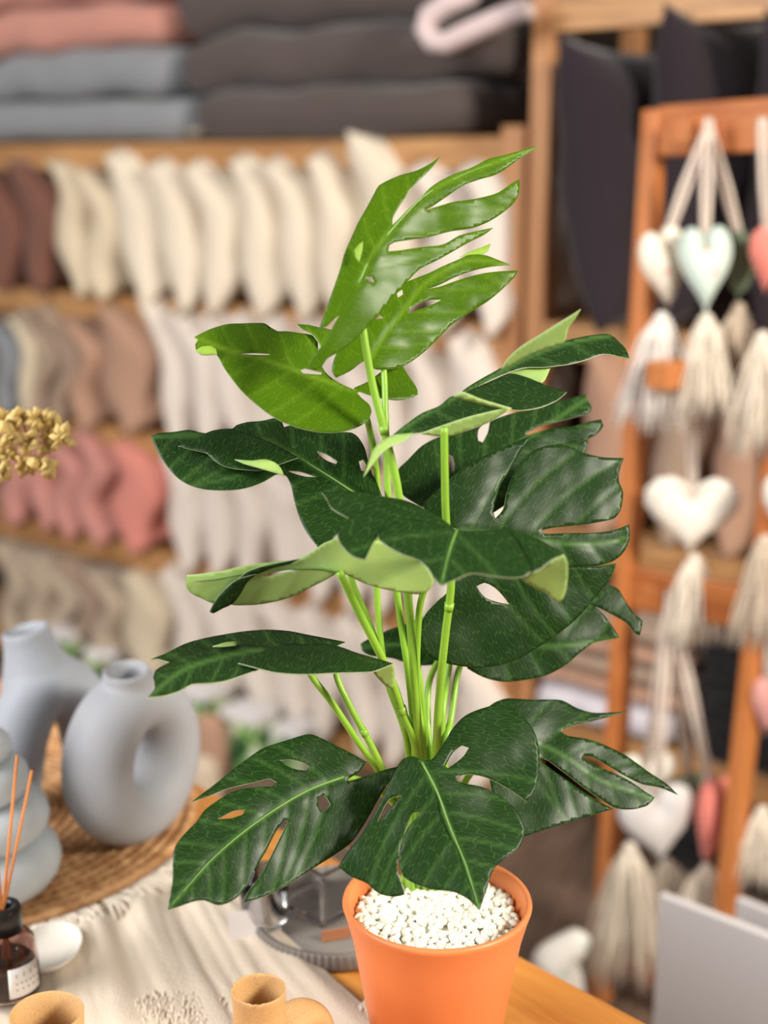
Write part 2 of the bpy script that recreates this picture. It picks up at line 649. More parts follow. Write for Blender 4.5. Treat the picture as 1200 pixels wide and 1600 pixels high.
big_cushion(832, 950, RZ[0], .56, .40, 'black', 'big black cushion leaning out beside the shelf post', R(10), R(-14), .12, 'black cushions', 3, .035)
big_cushion(965, 1090, RZ[0], .60, .40, 'black', 'big black cushion behind the top left corner of the ladder', R(1), R(-8), .07, 'black cushions', 5, .015)
big_cushion(1130, 1240, RZ[0], .58, .40, 'black', 'big black cushion at the top right corner of the photo', R(2), R(-8), .07, 'black cushions', 8, .015)
big_cushion(868, 975, RZ[1], .39, .38, 'tan', 'large tan cushion standing left of the ladder post', R(2), R(-12), .06, None, 11, .01)
big_cushion(990, 1075, RZ[1], .36, .38, 'taupe', 'taupe cushion behind the white hanging heart', R(2), R(-8), .05, None, 12, .01)
big_cushion(1085, 1170, RZ[1], .34, .38, 'tan', 'brownish cushion right of the white heart cord', R(2), R(-8), .05, None, 13, .01)
big_cushion(1180, 1260, RZ[1], .34, .38, 'taupe', 'taupe cushion at the right edge behind the tassels', R(2), R(-8), .05, None, 14, .01)


# ------------------------------------------------------------------ folded blankets
def folded_mb(c, L, D, H, seed=0, droop_r=0.0, nx=44, lumps=0.012, wav=0.0, wseed=0.0, wz=0.0):
    """soft folded slab: rounded long front fold, base centre c; x along the shelf, y out of it"""
    mb = MB()
    ns = 22
    vs_, fs = [], []
    for i in range(nx + 1):
        s = -1 + 2 * i / nx
        endk = max(0.0, 1 - abs(s) ** 14) ** 0.5
        top = H * (1 + 0.22 * noise.noise(Vector((s * 2.9 + seed * 5.1, seed * 1.3, 0.2))))
        bot = lumps * noise.noise(Vector((s * 2.0 + seed * 3.7, 4.4, seed)))
        for k in range(ns):
            th = 2 * math.pi * k / ns
            ce, se = math.cos(th), math.sin(th)
            y = D / 2 * math.copysign(abs(ce) ** 0.45, ce)
            z = H / 2 * math.copysign(abs(se) ** 0.7, se)
            zz = (z / (H / 2)) * (top / 2) * (0.55 + 0.45 * endk) + H / 2
            bulge = 0.008 * noise.noise(Vector((s * 4 + seed, th * 1.2, 1.1)))
            p = SDIR * (s * L / 2 + 0.01 * noise.noise(Vector((th, seed, 2)))) + SN * ((y + bulge) * (0.75 + 0.25 * endk))
            zz += bot * 0.4 + wav * noise.noise(Vector((s * L * 3.2 + wseed, wseed * 2.7, .4))) * min(1.0, (Vector(c).z - wz + .03) * 8) - (droop_r * max(0, s - 0.55) ** 2)
            vs_.append(Vector(c) + p + UP * max(zz, 0.0005 - 10))
    for i in range(nx):
        for k in range(ns):
            k2 = (k + 1) % ns
            fs.append((i * ns + k, i * ns + k2, (i + 1) * ns + k2, (i + 1) * ns + k))
    fs.append(tuple(range(ns))[::-1])
    fs.append(tuple(nx * ns + k for k in range(ns)))
    if not wav:
        zmin = min(p.z for p in vs_)
        vs_ = [p + UP * (Vector(c).z - zmin) for p in vs_]
    else:
        vs_ = [Vector((p.x, p.y, max(p.z, wz + .001))) for p in vs_]
    return mb.add(vs_, fs, True)


def fringe_mb(a, b, d, n, ln, rad, seed, sag=0.3):
    """n thread tufts between points a and b, hanging out along d"""
    mb = MB()
    rg = random.Random(seed)
    a, b, d = Vector(a), Vector(b), Vector(d)
    for i in range(n):
        p = a.lerp(b, (i + rg.uniform(0.2, 0.8)) / n)
        l = ln * rg.uniform(0.7, 1.15)
        dv = (d + Vector((rg.uniform(-.4, .4), rg.uniform(-.4, .4), rg.uniform(-.25, .25)))).normalized()
        mb.tube([p, p + dv * l * 0.5 + Vector((0, 0, -sag * l * .15)), p + dv * l + Vector((0, 0, -sag * l * .5))], [rad, rad * 0.9, rad * 0.35], 4)
    return mb


def blanket(px0, px1, z, H, mat, label, cat='blanket', seed=0, out=0.03, group=None, D=0.36, droop=0.0, fringe=None, wav=0.0, wseed=0.0):
    a, b_ = st(px0, z + H / 2, out), st(px1, z + H / 2, out)
    mid = SA + SDIR * (a + b_) / 2 + SN * (out - D / 2)
    c = Vector((mid.x, mid.y, z))
    t = thing('folded_blanket', label, cat, c, group)
    part('folded_cloth', folded_mb(c, b_ - a, D, H, seed, droop, wav=wav, wseed=wseed, wz=SHELF_Z[0]), M[mat], t)
    if fringe:
        e = c + SDIR * ((b_ - a) / 2 - 0.01)
        part('fringe', fringe_mb(e + SN * D * .45 + UP * H * .2, e - SN * D * .3 + UP * H * .7, SDIR, 46, fringe, 0.003, seed), M['ecru'], t)
    return t


z0 = SHELF_Z[0] + 0.001
blanket(-150, 288, z0 + .000, .110, 'slate', 'lower grey folded blanket at the bottom of the left stack', seed=1, wav=.022, wseed=1.3, out=.05, fringe=.035)
blanket(-150, 264, z0 + .107, .122, 'slate', 'upper grey folded blanket under the pink ones', seed=2, wav=.022, wseed=1.3, out=.04)
blanket(-150, 252, z0 + .226, .115, 'rose', 'lower pink folded blanket resting on the grey ones', seed=3, wav=.022, wseed=1.3, out=.03)
blanket(-150, 246, z0 + .338, .100, 'rose', 'upper pink folded blanket with pale fringe at the top', seed=4, wav=.022, wseed=1.3, out=.03, fringe=.03)
blanket(-150, 235, z0 + .435, .08, 'charcoal2', 'dark folded blanket topping the pink and grey stack', seed=5, wav=.022, wseed=1.3, out=.02)
QK = dict(group='charcoal quilts', D=.40, wav=.034, wseed=5.2)
blanket(292, 716, z0 + .000, .115, 'charcoal2', 'charcoal folded quilt at the bottom of the dark stack', 'quilt', 6, .07, **QK)
blanket(272, 770, z0 + .112, .135, 'charcoal2', 'second charcoal folded quilt from the bottom of stack', 'quilt', 7, .06, **QK)
blanket(262, 800, z0 + .244, .150, 'charcoal2', 'thick charcoal folded quilt under the pale lined one', 'quilt', 8, .05, **QK)
q = blanket(255, 812, z0 + .390, .120, 'charcoal', 'topmost charcoal quilt showing a pale pink lined fold', 'quilt', 9, .05, **QK)
# the pale lining folded back in a U at the right end of the dark stack
lp = [(815, 10), (770, 28), (725, 48), (690, 66), (668, 64), (656, 46), (662, 22), (690, 4), (730, -14)]
mbu = MB()
Yq = (sp(720, z0 + .3, .12)).y
pts = [un(x, y, Yq + (x - 700) * -0.0007) for x, y in lp]
vs_, fs = [], []
for i, p in enumerate(pts):
    tdir = (pts[min(i + 1, len(pts) - 1)] - pts[max(i - 1, 0)]).normalized()
    nrm = SN.cross(tdir).normalized()
    for k in range(10):
        th = 2 * math.pi * k / 10
        vs_.append(p + SN * (math.cos(th) * 0.026 - 0.02) + nrm * math.sin(th) * 0.021)
for i in range(len(pts) - 1):
    for k in range(10):
        k2 = (k + 1) % 10
        fs.append((i * 10 + k, i * 10 + k2, (i + 1) * 10 + k2, (i + 1) * 10 + k))
fs.append(tuple(range(10)))
fs.append(tuple((len(pts) - 1) * 10 + k for k in range(10)))
part('lining', mbu.add(vs_, fs), M['palepink'], q, 'pale pink lining folded back in a loop')

# lower shelves of the right unit
blanket(830, 1040, RZ[2] + .001, .085, 'h_sheet', 'pale folded sheet under the taupe blankets', 'sheet', 40, .03, D=.34)
for i in range(4):
    blanket(830, 1075, RZ[2] + .088 + i * .044, .044, 'taupe' if i % 2 else 'tan',
            ['bottom', 'second lowest', 'second highest', 'topmost'][i] + ' taupe folded blanket in the stack left of the ladder',
            seed=20 + i, out=.03, D=.34)
for i in range(4):
    blanket(1085, 1300, RZ[2] + .001 + i * .068, .068, 'jet',
            ['bottom', 'second lowest', 'second highest', 'topmost'][i] + ' black folded throw stacked behind the ladder rungs', 'throw', 30 + i, .03, D=.34)
for i in range(2):
    blanket(1010, 1300, .002 + i * .075, .075, 'jet',
            ['lower', 'upper'][i] + ' black folded throw on the floor under the right shelf', 'throw', 34 + i, .0, D=.34)

# ------------------------------------------------------------------ table
TZ = 0.76
E0, E1 = unz(812, 1492, TZ), unz(1000, 1592, TZ)
ED = (E1 - E0).normalized()                 # along the far edge, to the right and nearer
EN = Vector((ED.y, -ED.x, 0))
if EN.y > 0:
    EN = -EN                                # from the far edge towards the camera
M['table'] = wood('golden_table_wood', '#D79447', '#B06A26', ED, 0.4, 0.7, 0.15)
M['table_up'] = wood('golden_table_leg', '#C98540', '#A56223', UP, 0.45, 0.7)
TW = 0.60
ta, tb = E0 - ED * 1.25, E0 + ED * 0.42
tc_ = (ta + tb) / 2 + EN * TW / 2
table = thing('display_table', 'golden wooden display table carrying the plant and the vases', 'table', (tc_.x, tc_.y, 0))
HL = (tb - ta).length / 2
bevel(part('tabletop', MB().box((tc_.x, tc_.y, TZ - .016), ED * HL, EN * TW / 2, (0, 0, .016)), M['table'], table), .004)
for sgn, nm in ((1, EN), (-1, EN)):
    c = tc_ + nm * sgn * (TW / 2 - .05)
    bevel(part('apron', MB().box((c.x, c.y, TZ - .072), ED * (HL - .09), EN * .01, (0, 0, .04)), M['table'], table))
for sgn in (1, -1):
    c = tc_ + ED * sgn * (HL - .06)
    bevel(part('apron', MB().box((c.x, c.y, TZ - .072), ED * .01, EN * (TW / 2 - .09), (0, 0, .04)), M['table'], table))
    for s2 in (1, -1):
        c2 = c + EN * s2 * (TW / 2 - .05)
        bevel(part('leg', MB().box((c2.x, c2.y, (TZ - .032) / 2), ED * .028, EN * .028, (0, 0, (TZ - .032) / 2)), M['table_up'], table))

# ------------------------------------------------------------------ pot with white pebbles
RIMZ = 0.905
PC = unz(683, 1403, RIMZ)
PR = 0.0738
M['pot'] = plain('orange_plastic_pot', '#E28550', 0.42, 25, 0.05, 0.0, 0.4)
pot = thing('plant_pot', 'orange terracotta coloured pot standing on the table edge', 'pot', (PC.x, PC.y, TZ + .0005))
hp = RIMZ - TZ
prof = [(.0, .0005), (.045, .0005), (.0475, .003), (PR - .0075, hp - .030), (PR - .0028, hp - .012), (PR - .0008, hp - .0055), (PR, hp - .003),
        (PR - .0006, hp - .0008), (PR - .0024, hp), (PR - .0042, hp - .0008), (PR - .0052, hp - .003), (PR - .0075, hp - .012), (PR - .012, hp - .03), (PR - .022, hp - .06), (.0, hp - .06)]
part('pot_body', MB().lathe(prof, (PC.x, PC.y, TZ), 96), M['pot'], pot)

M['pebble'] = plain('white_pebbles', '#F4F1E4', 0.6, 200, 0.10)
pm = MB()
bmi = bmesh.new()
bmesh.ops.create_icosphere(bmi, subdivisions=2, radius=1.0)
iv = [v.co.copy() for v in bmi.verts]
bmi.verts.index_update()
ifc = [tuple(v.index for v in f.verts) for f in bmi.faces]
bmi.free()
rg = random.Random(3)
PEBZ = RIMZ - .013
for i in range(1250):
    r = math.sqrt(rg.random()) * (PR - .0115)
    th = rg.random() * 2 * math.pi
    lay = rg.random()
    c = Vector((PC.x + r * math.cos(th), PC.y + r * math.sin(th), PEBZ - .005 * lay + .002 * noise.noise(Vector((r * 60, th, 0)))))
    s = rg.uniform(.0021, .0034)
    q_ = Matrix.Rotation(rg.random() * 6.28, 3, 'Z') @ Matrix.Rotation(rg.random() * 6.28, 3, 'X')
    ss = Vector((s * rg.uniform(.8, 1.4), s, s * rg.uniform(.7, 1.0)))
    pm.add([c + q_ @ Vector((v.x * ss.x, v.y * ss.y, v.z * ss.z)) for v in iv], ifc)
pm.lathe([(0, -.03), (PR - .021, -.03), (PR - .0118, -.004), (0, -.0035)], (PC.x, PC.y, PEBZ - .0005), 48)
peb = single('pebbles', pm, M['pebble'], 'white pebbles filling the orange plant pot', 'pebbles', Vector((PC.x, PC.y, PEBZ - .03)))
peb['kind'] = 'stuff'

# ------------------------------------------------------------------ monstera
M['leaf_dark'] = leaf_mat('dark_waxy_leaf', '#102E0F', '#5A8440', 0.38, 0.30, 0.08, 0.05)
M['leaf_light'] = leaf_mat('young_waxy_leaf', '#436C0A', '#86AC30', 0.34, 0.30, 0.36, 0.05)
M['leaf_back'] = leaf_mat('pale_leaf_back', '#93BC74', '#B9D894', 0.5, 0.12, 0.25)
M['leaf_back_light'] = leaf_mat('pale_young_leaf_back', '#86B24A', '#A9CF66', 0.5, 0.12, 0.25)
M['leaf_rim'] = plain('cut_leaf_edge', '#B9C79A', 0.6)
M['stem'] = plain('bright_green_stem', '#8FBF3A', 0.4, 30, 0.25)
M['rib'] = plain('light_green_rib', '#6F9A45', 0.4, 30, 0.15)


def smooth_poly(p, sub=4, closed=True):
    p = [np.array(q, float) for q in p]
    n = len(p)
    tan = []
    for i in range(n):
        if not closed and i in (0, n - 1):
            tan.append(p[min(i + 1, n - 1)] - p[max(i - 1, 0)])
            continue
        a, b_ = p[i] - p[i - 1], p[(i + 1) % n] - p[i]
        la, lb = np.linalg.norm(a) + 1e-9, np.linalg.norm(b_) + 1e-9
        cs = a.dot(b_) / (la * lb)
        if cs < 0.25:
            tan.append(np.zeros(2))
        else:
            tan.append((a / la + b_ / lb) * 0.5 * min(la, lb))
    out = []
    for i in range(n if closed else n - 1):
        j = (i + 1) % n
        L = np.linalg.norm(p[j] - p[i])
        m = max(1, min(sub * 3, int(L / 6)))
        for k in range(m):
            t = k / m
            h00, h10 = 2 * t ** 3 - 3 * t * t + 1, t ** 3 - 2 * t * t + t
            h01, h11 = -2 * t ** 3 + 3 * t * t, t ** 3 - t * t
            out.append(h00 * p[i] + h10 * tan[i] + h01 * p[j] + h11 * tan[j])
    if not closed:
        out.append(p[-1])
    return np.array(out)


def inside(pts, poly):
    x, y = pts[:, 0], pts[:, 1]
    c = np.zeros(len(pts), bool)
    n = len(poly)
    for i in range(n):
        x1, y1 = poly[i]
        x2, y2 = poly[(i + 1) % n]
        if y1 == y2:
            continue
        cond = ((y1 > y) != (y2 > y)) & (x < (x2 - x1) * (y - y1) / (y2 - y1) + x1)
        c ^= cond
    return c


def polydist(pts, line):
    """distance, arc length and signed side of points to a polyline"""
    best = np.full(len(pts), 1e9)
    arc = np.zeros(len(pts))
    side = np.zeros(len(pts))
    s = 0.0
    for i in range(len(line) - 1):
        a, b_ = line[i], line[i + 1]
        d = b_ - a
        L = np.linalg.norm(d) + 1e-9
        t = np.clip(((pts - a) @ d) / (L * L), 0, 1)
        q_ = a + t[:, None] * d
        dist = np.linalg.norm(pts - q_, axis=1)
        sg = np.sign(d[0] * (pts[:, 1] - a[1]) - d[1] * (pts[:, 0] - a[0]))
        m = dist < best
        best[m] = dist[m]
        arc[m] = s + t[m] * L
        side[m] = sg[m]
        s += L
    return best, arc, side


def Wn(ox, oy, s):
    return lambda pts: [(ox + x / s, oy + y / s) for x, y in pts]


W3, W4 = Wn(470, 210, 3.0), Wn(220, 460, 3.0)
W5, W6 = Wn(560, 470, 2.6087), Wn(480, 740, 2.2222)
W7, W8 = Wn(200, 960, 2.6087), Wn(500, 1060, 2.0690)
GRID = 5.0


class Leaf:
    def __init__(self, name, midrib, Y0, gx, gy, fold=0.0, curl=0.0, amp=3.0, lateral=46.0, seed=0, ang=52):
        self.mid = smooth_poly(midrib, 4, closed=False)
        self.Y0, self.gx, self.gy, self.fold, self.curl, self.amp = Y0, gx, gy, fold, curl, amp
        self.seed = seed
        e0, e1 = self.mid[0] - self.mid[1], self.mid[-1] - self.mid[-2]
        self.midx = np.vstack([self.mid[0] + e0 / np.linalg.norm(e0) * 260, self.mid, self.mid[-1] + e1 / np.linalg.norm(e1) * 260])
        self.v, self.f, self.mi, self.uv, self.vein = [], [], [], [], []
        # side veins leave the midrib at an angle towards the tip
        self.lat = []
        cum = np.concatenate([[0], np.cumsum(np.linalg.norm(np.diff(self.mid, axis=0), axis=1))])
        L = cum[-1]
        s = 0.06 * L
        k = 0
        while s < L * 0.95:
            i = min(np.searchsorted(cum, s), len(self.mid) - 1)
            i = max(i, 1)
            p = self.mid[i]
            d = self.mid[i] - self.mid[i - 1]
            d = d / (np.linalg.norm(d) + 1e-9)
            for sg in (1, -1):
                pts = [p]
                a0 = math.radians(ang + 18 * (1 - s / L) - 6) * sg
                for q_ in range(1, 9):
                    a = a0 * (1 - 0.05 * q_)
                    dd = np.array([d[0] * math.cos(a) - d[1] * math.sin(a), d[0] * math.sin(a) + d[1] * math.cos(a)])
                    pts.append(pts[-1] + dd * 26)
                self.lat.append(np.array(pts))
            s += lateral * (0.85 + 0.3 * ((k * 7) % 5) / 5)
            k += 1

    def depth(self, P, gx=None, gy=None, off=0.0, ref=None):
        b = self.mid[0] if ref is None else np.array(ref)
        gx = self.gx if gx is None else gx
        gy = self.gy if gy is None else gy
        dist, arc, side = polydist(P, self.mid)
        rad = np.linalg.norm(P - self.mid[0], axis=1)
        d = gx * (P[:, 0] - b[0]) + gy * (P[:, 1] - b[1]) + off
        d = d + self.fold * (np.sqrt(dist ** 2 + 64) - 8) + self.curl * (rad / 100.0) ** 2 * 10
        return d, dist, arc, side

    def patch(self, outline, holes=(), flip=False, gx=None, gy=None, off=0.0, ref=None, plainvein=False):
        poly = smooth_poly(outline)
        hl = [smooth_poly(h) for h in holes]
        lo, hi = poly.min(0), poly.max(0)
        gxs, gys = np.meshgrid(np.arange(lo[0], hi[0], GRID), np.arange(lo[1], hi[1], GRID))
        gxs = gxs + (np.arange(gxs.shape[0]) % 2)[:, None] * GRID / 2
        G = np.stack([gxs.ravel(), gys.ravel()], 1)
        G = G[inside(G, poly)]
        for h in hl:
            G = G[~inside(G, h)]
        rings = [poly] + hl
        for r_ in rings:
            if len(G):
                dd, _, _ = polydist(G, np.vstack([r_, r_[:1]]))
                G = G[dd > 2.2]
        allp, edges = [], []
        for r_ in rings:
            n0 = len(allp)
            allp += [Vector((p[0], p[1])) for p in r_]
            edges += [(n0 + i, n0 + (i + 1) % len(r_)) for i in range(len(r_))]
        allp += [Vector((p[0], p[1])) for p in G]
        res = delaunay_2d_cdt(allp, edges, [], 0, 1e-4)
        P = np.array([(p.x, p.y) for p in res[0]])
        tris = np.array([f for f in res[2] if len(f) == 3])
        cen = P[tris].mean(1)
        keep = inside(cen, poly)
        for h in hl:
            keep &= ~inside(cen, h)
        tris = tris[keep]
        d, dist, arc, side = self.depth(P, gx, gy, off, ref)
        ld = np.full(len(P), 1e9)
        for l_ in self.lat:
            a, _, _ = polydist(P, l_)
            ld = np.minimum(ld, a)
        # grooves along the veins, soft quilting between them
        g = np.exp(-(ld / 4.0) ** 2) * 0.6 + np.exp(-(dist / 6.0) ** 2) * 1.2
        q_ = 1 - np.exp(-(ld / 16.0) ** 2)
        sgn = -1.0 if flip else 1.0
        nz = np.array([noise.noise(Vector((p[0] * 0.016 + self.seed * 9.1, p[1] * 0.016, self.seed))) +
                       0.12 * noise.noise(Vector((p[0] * 0.04, p[1] * 0.04, self.seed + 3))) for p in P])
        d = d + sgn * (self.amp * 0.42 * g - self.amp * 0.14 * q_) + nz * self.amp * 2.0
        base = len(self.v)
        for i, p in enumerate(P):
            self.v.append(un(p[0], p[1], self.Y0 * (1 + d[i] / F)))
        xd, xa, xs = polydist(P, self.midx)
        vein = np.maximum(np.exp(-(dist / 3.6) ** 2), 0.45 * np.exp(-(ld / 2.6) ** 2))
        if plainvein:
            vein = vein * 0
        self.vein += list(vein)
        self.uv += [(xa[i] - xd[i] * 0.7, xd[i] * (1 if xs[i] > 0 else -1) + (900 if xs[i] > 0 else 0), 0) for i in range(len(P))]
        for t in tris:
            a, b_, c = (int(k) for k in t)
            n = (self.v[base + b_] - self.v[base + a]).cross(self.v[base + c] - self.v[base + a])
            tow = -(self.v[base + a] - Vector((0, 0, HC)))
            front = n.dot(tow) > 0
            if front == flip:
                b_, c = c, b_
            self.f.append((base + a, base + b_, base + c))

    def build(self, parent, top, back, label=None):
        me = bpy.data.meshes.new('leaf')
        o0 = root_loc(parent)
        me.from_pydata([tuple(p - o0) for p in self.v], [], self.f)
        me.polygons.foreach_set('use_smooth', [True] * len(self.f))
        at = me.attributes.new('leafuv', 'FLOAT_VECTOR', 'POINT')
        at.data.foreach_set('vector', np.array(self.uv, np.float32).ravel())
        av = me.attributes.new('vein', 'FLOAT', 'POINT')
        av.data.foreach_set('value', np.array(self.vein, np.float32))
        me.update()
        o = part('leaf', me, [M[top], M[back], M['leaf_rim']], parent, label)
        s = o.modifiers.new('thickness', 'SOLIDIFY')
        s.thickness = 0.0007
        s.offset = -1.0
        s.material_offset = 1
        s.material_offset_rim = 2
        return o

    def rib(self, leaf_obj, r0=.0016, r1=.0004, off=-2.0, frac=1.0, flip=False):
        n = max(3, int(len(self.mid) * frac))
        P = self.mid[:n:2]
        d = self.depth(P)[0] + off
        pts = [un(P[i][0], P[i][1], self.Y0 * (1 + d[i] / F)) for i in range(len(P))]
        m = len(pts)
        part('midrib', MB().tube(pts, [(r0 + (r1 - r0) * i / (m - 1)) * .62 for i in range(m)], 6), M['rib'], leaf_obj)

    def at(self, px, py, off=0.0):
        d = self.depth(np.array([[px, py]], float))[0][0]
        return un(px, py, self.Y0 * (1 + (d + off) / F))


plant = thing('monstera_plant', 'artificial monstera with glossy split leaves growing from the orange pot', 'plant', (PC.x, PC.y, PEBZ - .02))
LV = {}

# --- top young leaf
L = LV[1] = Leaf('top', W3([(270, 700), (330, 570), (440, 430), (590, 280), (760, 190), (1110, 58)]), .925, .25, -.55, .30, .0, 3.2, 42, 1)
L.patch(W3([(660, 100), (600, 140), (540, 170), (470, 190), (410, 215), (365, 240), (345, 275), (310, 340), (270, 410), (240, 480), (205, 560), (185, 630),
            (150, 730), (120, 810), (85, 912), (120, 900), (160, 862), (180, 850), (150, 900), (115, 970), (60, 1035), (32, 1085), (60, 1105), (95, 1095), (120, 1055),
            (170, 1025), (235, 980), (300, 915), (370, 840), (430, 765), (510, 680), (560, 630), (640, 590), (720, 545), (790, 505), (860, 470), (905, 437),
            (860, 445), (800, 458), (740, 475), (690, 505), (650, 520), (590, 525), (520, 535), (450, 545), (410, 548), (415, 520), (440, 505), (500, 495),
            (600, 480), (700, 455), (800, 440), (880, 410), (950, 365), (1000, 320), (1025, 270), (1025, 210), (980, 235), (930, 270), (870, 290), (800, 305),
            (720, 315), (650, 335), (600, 352), (575, 358), (620, 335), (680, 295), (760, 240), (840, 210), (910, 190), (970, 155), (1030, 110), (1120, 55),
            (1050, 70), (960, 95), (880, 115), (800, 155), (720, 185), (650, 220), (600, 255), (560, 300), (510, 345), (460, 395), (430, 425), (430, 395),
            (460, 340), (490, 295), (510, 260), (560, 210), (610, 160)]),
        [W3([(305, 676), (330, 665), (345, 695), (318, 690)])])
L.patch(W3([(250, 545), (270, 520), (292, 504), (288, 545), (272, 602), (256, 575)]), flip=True, off=-14, plainvein=True)
o = L.build(plant, 'leaf_light', 'leaf_back_light', 'bright young green leaf at the very top')
L.rib(o, .0014, .0004, 1.0)

# --- second young leaf behind it
L = LV[2] = Leaf('second', W3([(330, 1045), (400, 930), (480, 830), (560, 720), (640, 660), (800, 590), (975, 612)]), .965, .25, -.6, .22, 0, 4.0, 38, 2)
L.patch(W3([(1020, 638), (1000, 670), (940, 730), (880, 780), (800, 830), (710, 890), (660, 940), (600, 1000), (540, 1050), (480, 1085), (400, 1102), (340, 1097),
            (325, 1055), (290, 1065), (230, 1110), (165, 1140), (145, 1110), (165, 1030), (230, 960), (320, 850), (400, 770), (480, 700), (600, 650), (660, 620),
            (730, 590), (790, 565), (860, 565), (930, 590), (985, 612), (900, 618), (820, 635), (740, 662), (650, 705), (598, 724), (650, 714), (740, 682), (860, 650), (960, 640)]),
        [W3([(505, 835), (520, 810), (560, 790), (610, 775), (660, 775), (600, 805), (550, 820), (515, 840)]),
         W3([(450, 745), (475, 725), (480, 750), (455, 765)]), W3([(340, 850), (370, 845), (385, 862), (350, 866)])])
L.patch(W3([(740, 578), (790, 552), (850, 530), (890, 514), (880, 545), (840, 566), (790, 566)]), flip=True, off=6, plainvein=True)
o = L.build(plant, 'leaf_light', 'leaf_back_light', 'second young green leaf just below the top one')

# --- young leaf reaching left
L = LV[3] = Leaf('left young', [(553, 610), (500, 592), (450, 575), (400, 558), (350, 545), (306, 527)], .955, .30, -.95, .12, .10, 2.6, 46, 3)
L.patch(W4([(250, 200), (320, 165), (400, 140), (490, 135), (580, 135), (610, 155), (640, 172), (680, 172), (740, 180), (800, 190), (828, 215), (835, 300),
            (870, 370), (940, 420), (1000, 445), (1060, 470), (1150, 495), (1220, 490), (1290, 470), (1296, 450), (1270, 400), (1225, 345), (1180, 335), (1100, 380), (1030, 440)][:15])
        + [(553, 606), (575, 596), (600, 578), (617, 573), (628, 571), (637, 585), (650, 604), (653, 616), (644, 621), (625, 625), (602, 623), (580, 618), (562, 612)]
        + W4([(1012, 462), (1040, 490), (1070, 515), (1082, 550), (1065, 590), (1020, 620), (960, 640), (900, 648), (820, 643), (740, 625), (660, 595), (600, 560),
              (540, 515), (480, 460), (430, 400), (390, 345), (365, 295), (355, 280), (320, 283), (280, 282), (258, 265), (255, 235), (268, 212)]),
        [W4([(445, 279), (520, 274), (600, 278), (605, 284), (520, 282)]), W4([(748, 355), (770, 347), (850, 366), (846, 376), (760, 369)])])
L.patch(W4([(258, 262), (285, 246), (330, 243), (352, 258), (358, 282), (320, 284), (280, 284)]), flip=True, off=-6, plainvein=True)
L.build(plant, 'leaf_light', 'leaf_back_light', 'bright young green leaf reaching left')
# shoulder of a further young leaf between them
L = LV[17] = Leaf('shoulder', W4([(860, 260), (780, 165)]), .975, .2, -.9, .1, 0, 2.0, 40, 17)
L.patch(W4([(730, 140), (780, 142), (840, 155), (890, 165), (905, 200), (890, 260), (860, 280), (835, 230), (800, 185), (760, 165)]))
L.build(plant, 'leaf_light', 'leaf_back_light')

# --- dark leaf reaching left
L = LV[5] = Leaf('dark left', W4([(1010, 935), (900, 862), (800, 800), (700, 740), (590, 688), (430, 665), (200, 660), (60, 668)]), .935, .05, -1.05, .10, .12, 3.0, 50, 5)
L.patch(W4([(48, 665), (80, 650), (150, 645), (230, 635), (300, 650), (370, 632), (430, 628), (450, 612), (500, 598), (570, 592), (640, 578), (700, 590), (780, 600), (860, 630),
            (940, 645), (990, 648), (1020, 670), (1050, 720), (1065, 780), (1085, 840), (1110, 890), (1130, 945), (1060, 950), (1010, 990), (960, 1070), (900, 1150),
            (830, 1185), (780, 1120), (745, 1050), (720, 970), (705, 900), (680, 850), (640, 842), (580, 875), (520, 900), (450, 915), (370, 918), (290, 912), (220, 890),
            (160, 850), (110, 790), (70, 720)]),
        [W4([(825, 735), (870, 750), (922, 785), (915, 796), (870, 778), (830, 747)]), W4([(690, 828), (740, 829), (820, 855), (780, 855), (730, 843)]),
         W4([(1022, 782), (1042, 775), (1056, 800), (1050, 830), (1034, 826)]), W4([(662, 600), (690, 596), (708, 610), (672, 622)])])
L.patch(W4([(175, 710), (250, 680), (330, 640), (430, 630), (600, 690), (740, 765), (640, 800), (560, 825), (500, 823), (430, 815), (380, 800), (340, 775), (310, 745), (250, 730)]), off=-16, plainvein=True)
L.patch(W4([(440, 775), (520, 781), (580, 775), (630, 790), (660, 820), (672, 850), (620, 835), (550, 815), (480, 795)]), flip=True, off=-24, plainvein=True)
o = L.build(plant, 'leaf_dark', 'leaf_back', 'dark green leaf reaching left below the young one')
L.rib(o, .0013, .0004, -1.0, .45)

# --- dark leaf seen from its edge, upper right
L = LV[6] = Leaf('edge', W5([(135, 552), (260, 470), (390, 395), (560, 300), (700, 225), (860, 170), (1025, 140)]), .895, .15, -1.6, .0, .0, 1.6, 60, 6)
L.patch(W5([(865, 60), (905, 34), (880, 75), (855, 110), (840, 165), (800, 182), (700, 218), (580, 282), (600, 245), (650, 195), (720, 150), (800, 100)]), flip=True, off=26, gy=.5, ref=W5([(700, 215)])[0])
L.patch(W5([(400, 388), (440, 355), (500, 318), (560, 285), (620, 250), (700, 213), (780, 180), (860, 158), (950, 140), (1025, 136), (1060, 165), (1090, 195), (1106, 236), (1060, 226), (1000, 216),
            (930, 240), (860, 258), (760, 270), (680, 273), (600, 297), (520, 332), (450, 372)]))
L.patch(W5([(600, 296), (680, 270), (785, 268), (770, 305), (750, 335), (690, 318), (640, 303)]), flip=True, off=14, plainvein=True)
L.patch(W5([(425, 380), (500, 345), (560, 318), (620, 296), (690, 313), (760, 342), (850, 371), (810, 405), (740, 435), (650, 446), (580, 432), (500, 402)]), off=-10, plainvein=True)
L.patch(W5([(388, 390), (420, 370), (500, 400), (625, 437), (600, 452), (540, 490), (460, 522), (370, 551), (335, 551), (250, 541), (330, 512), (450, 472), (585, 440), (480, 415)]), flip=True, off=10, gy=.4, ref=W5([(450, 440)])[0])
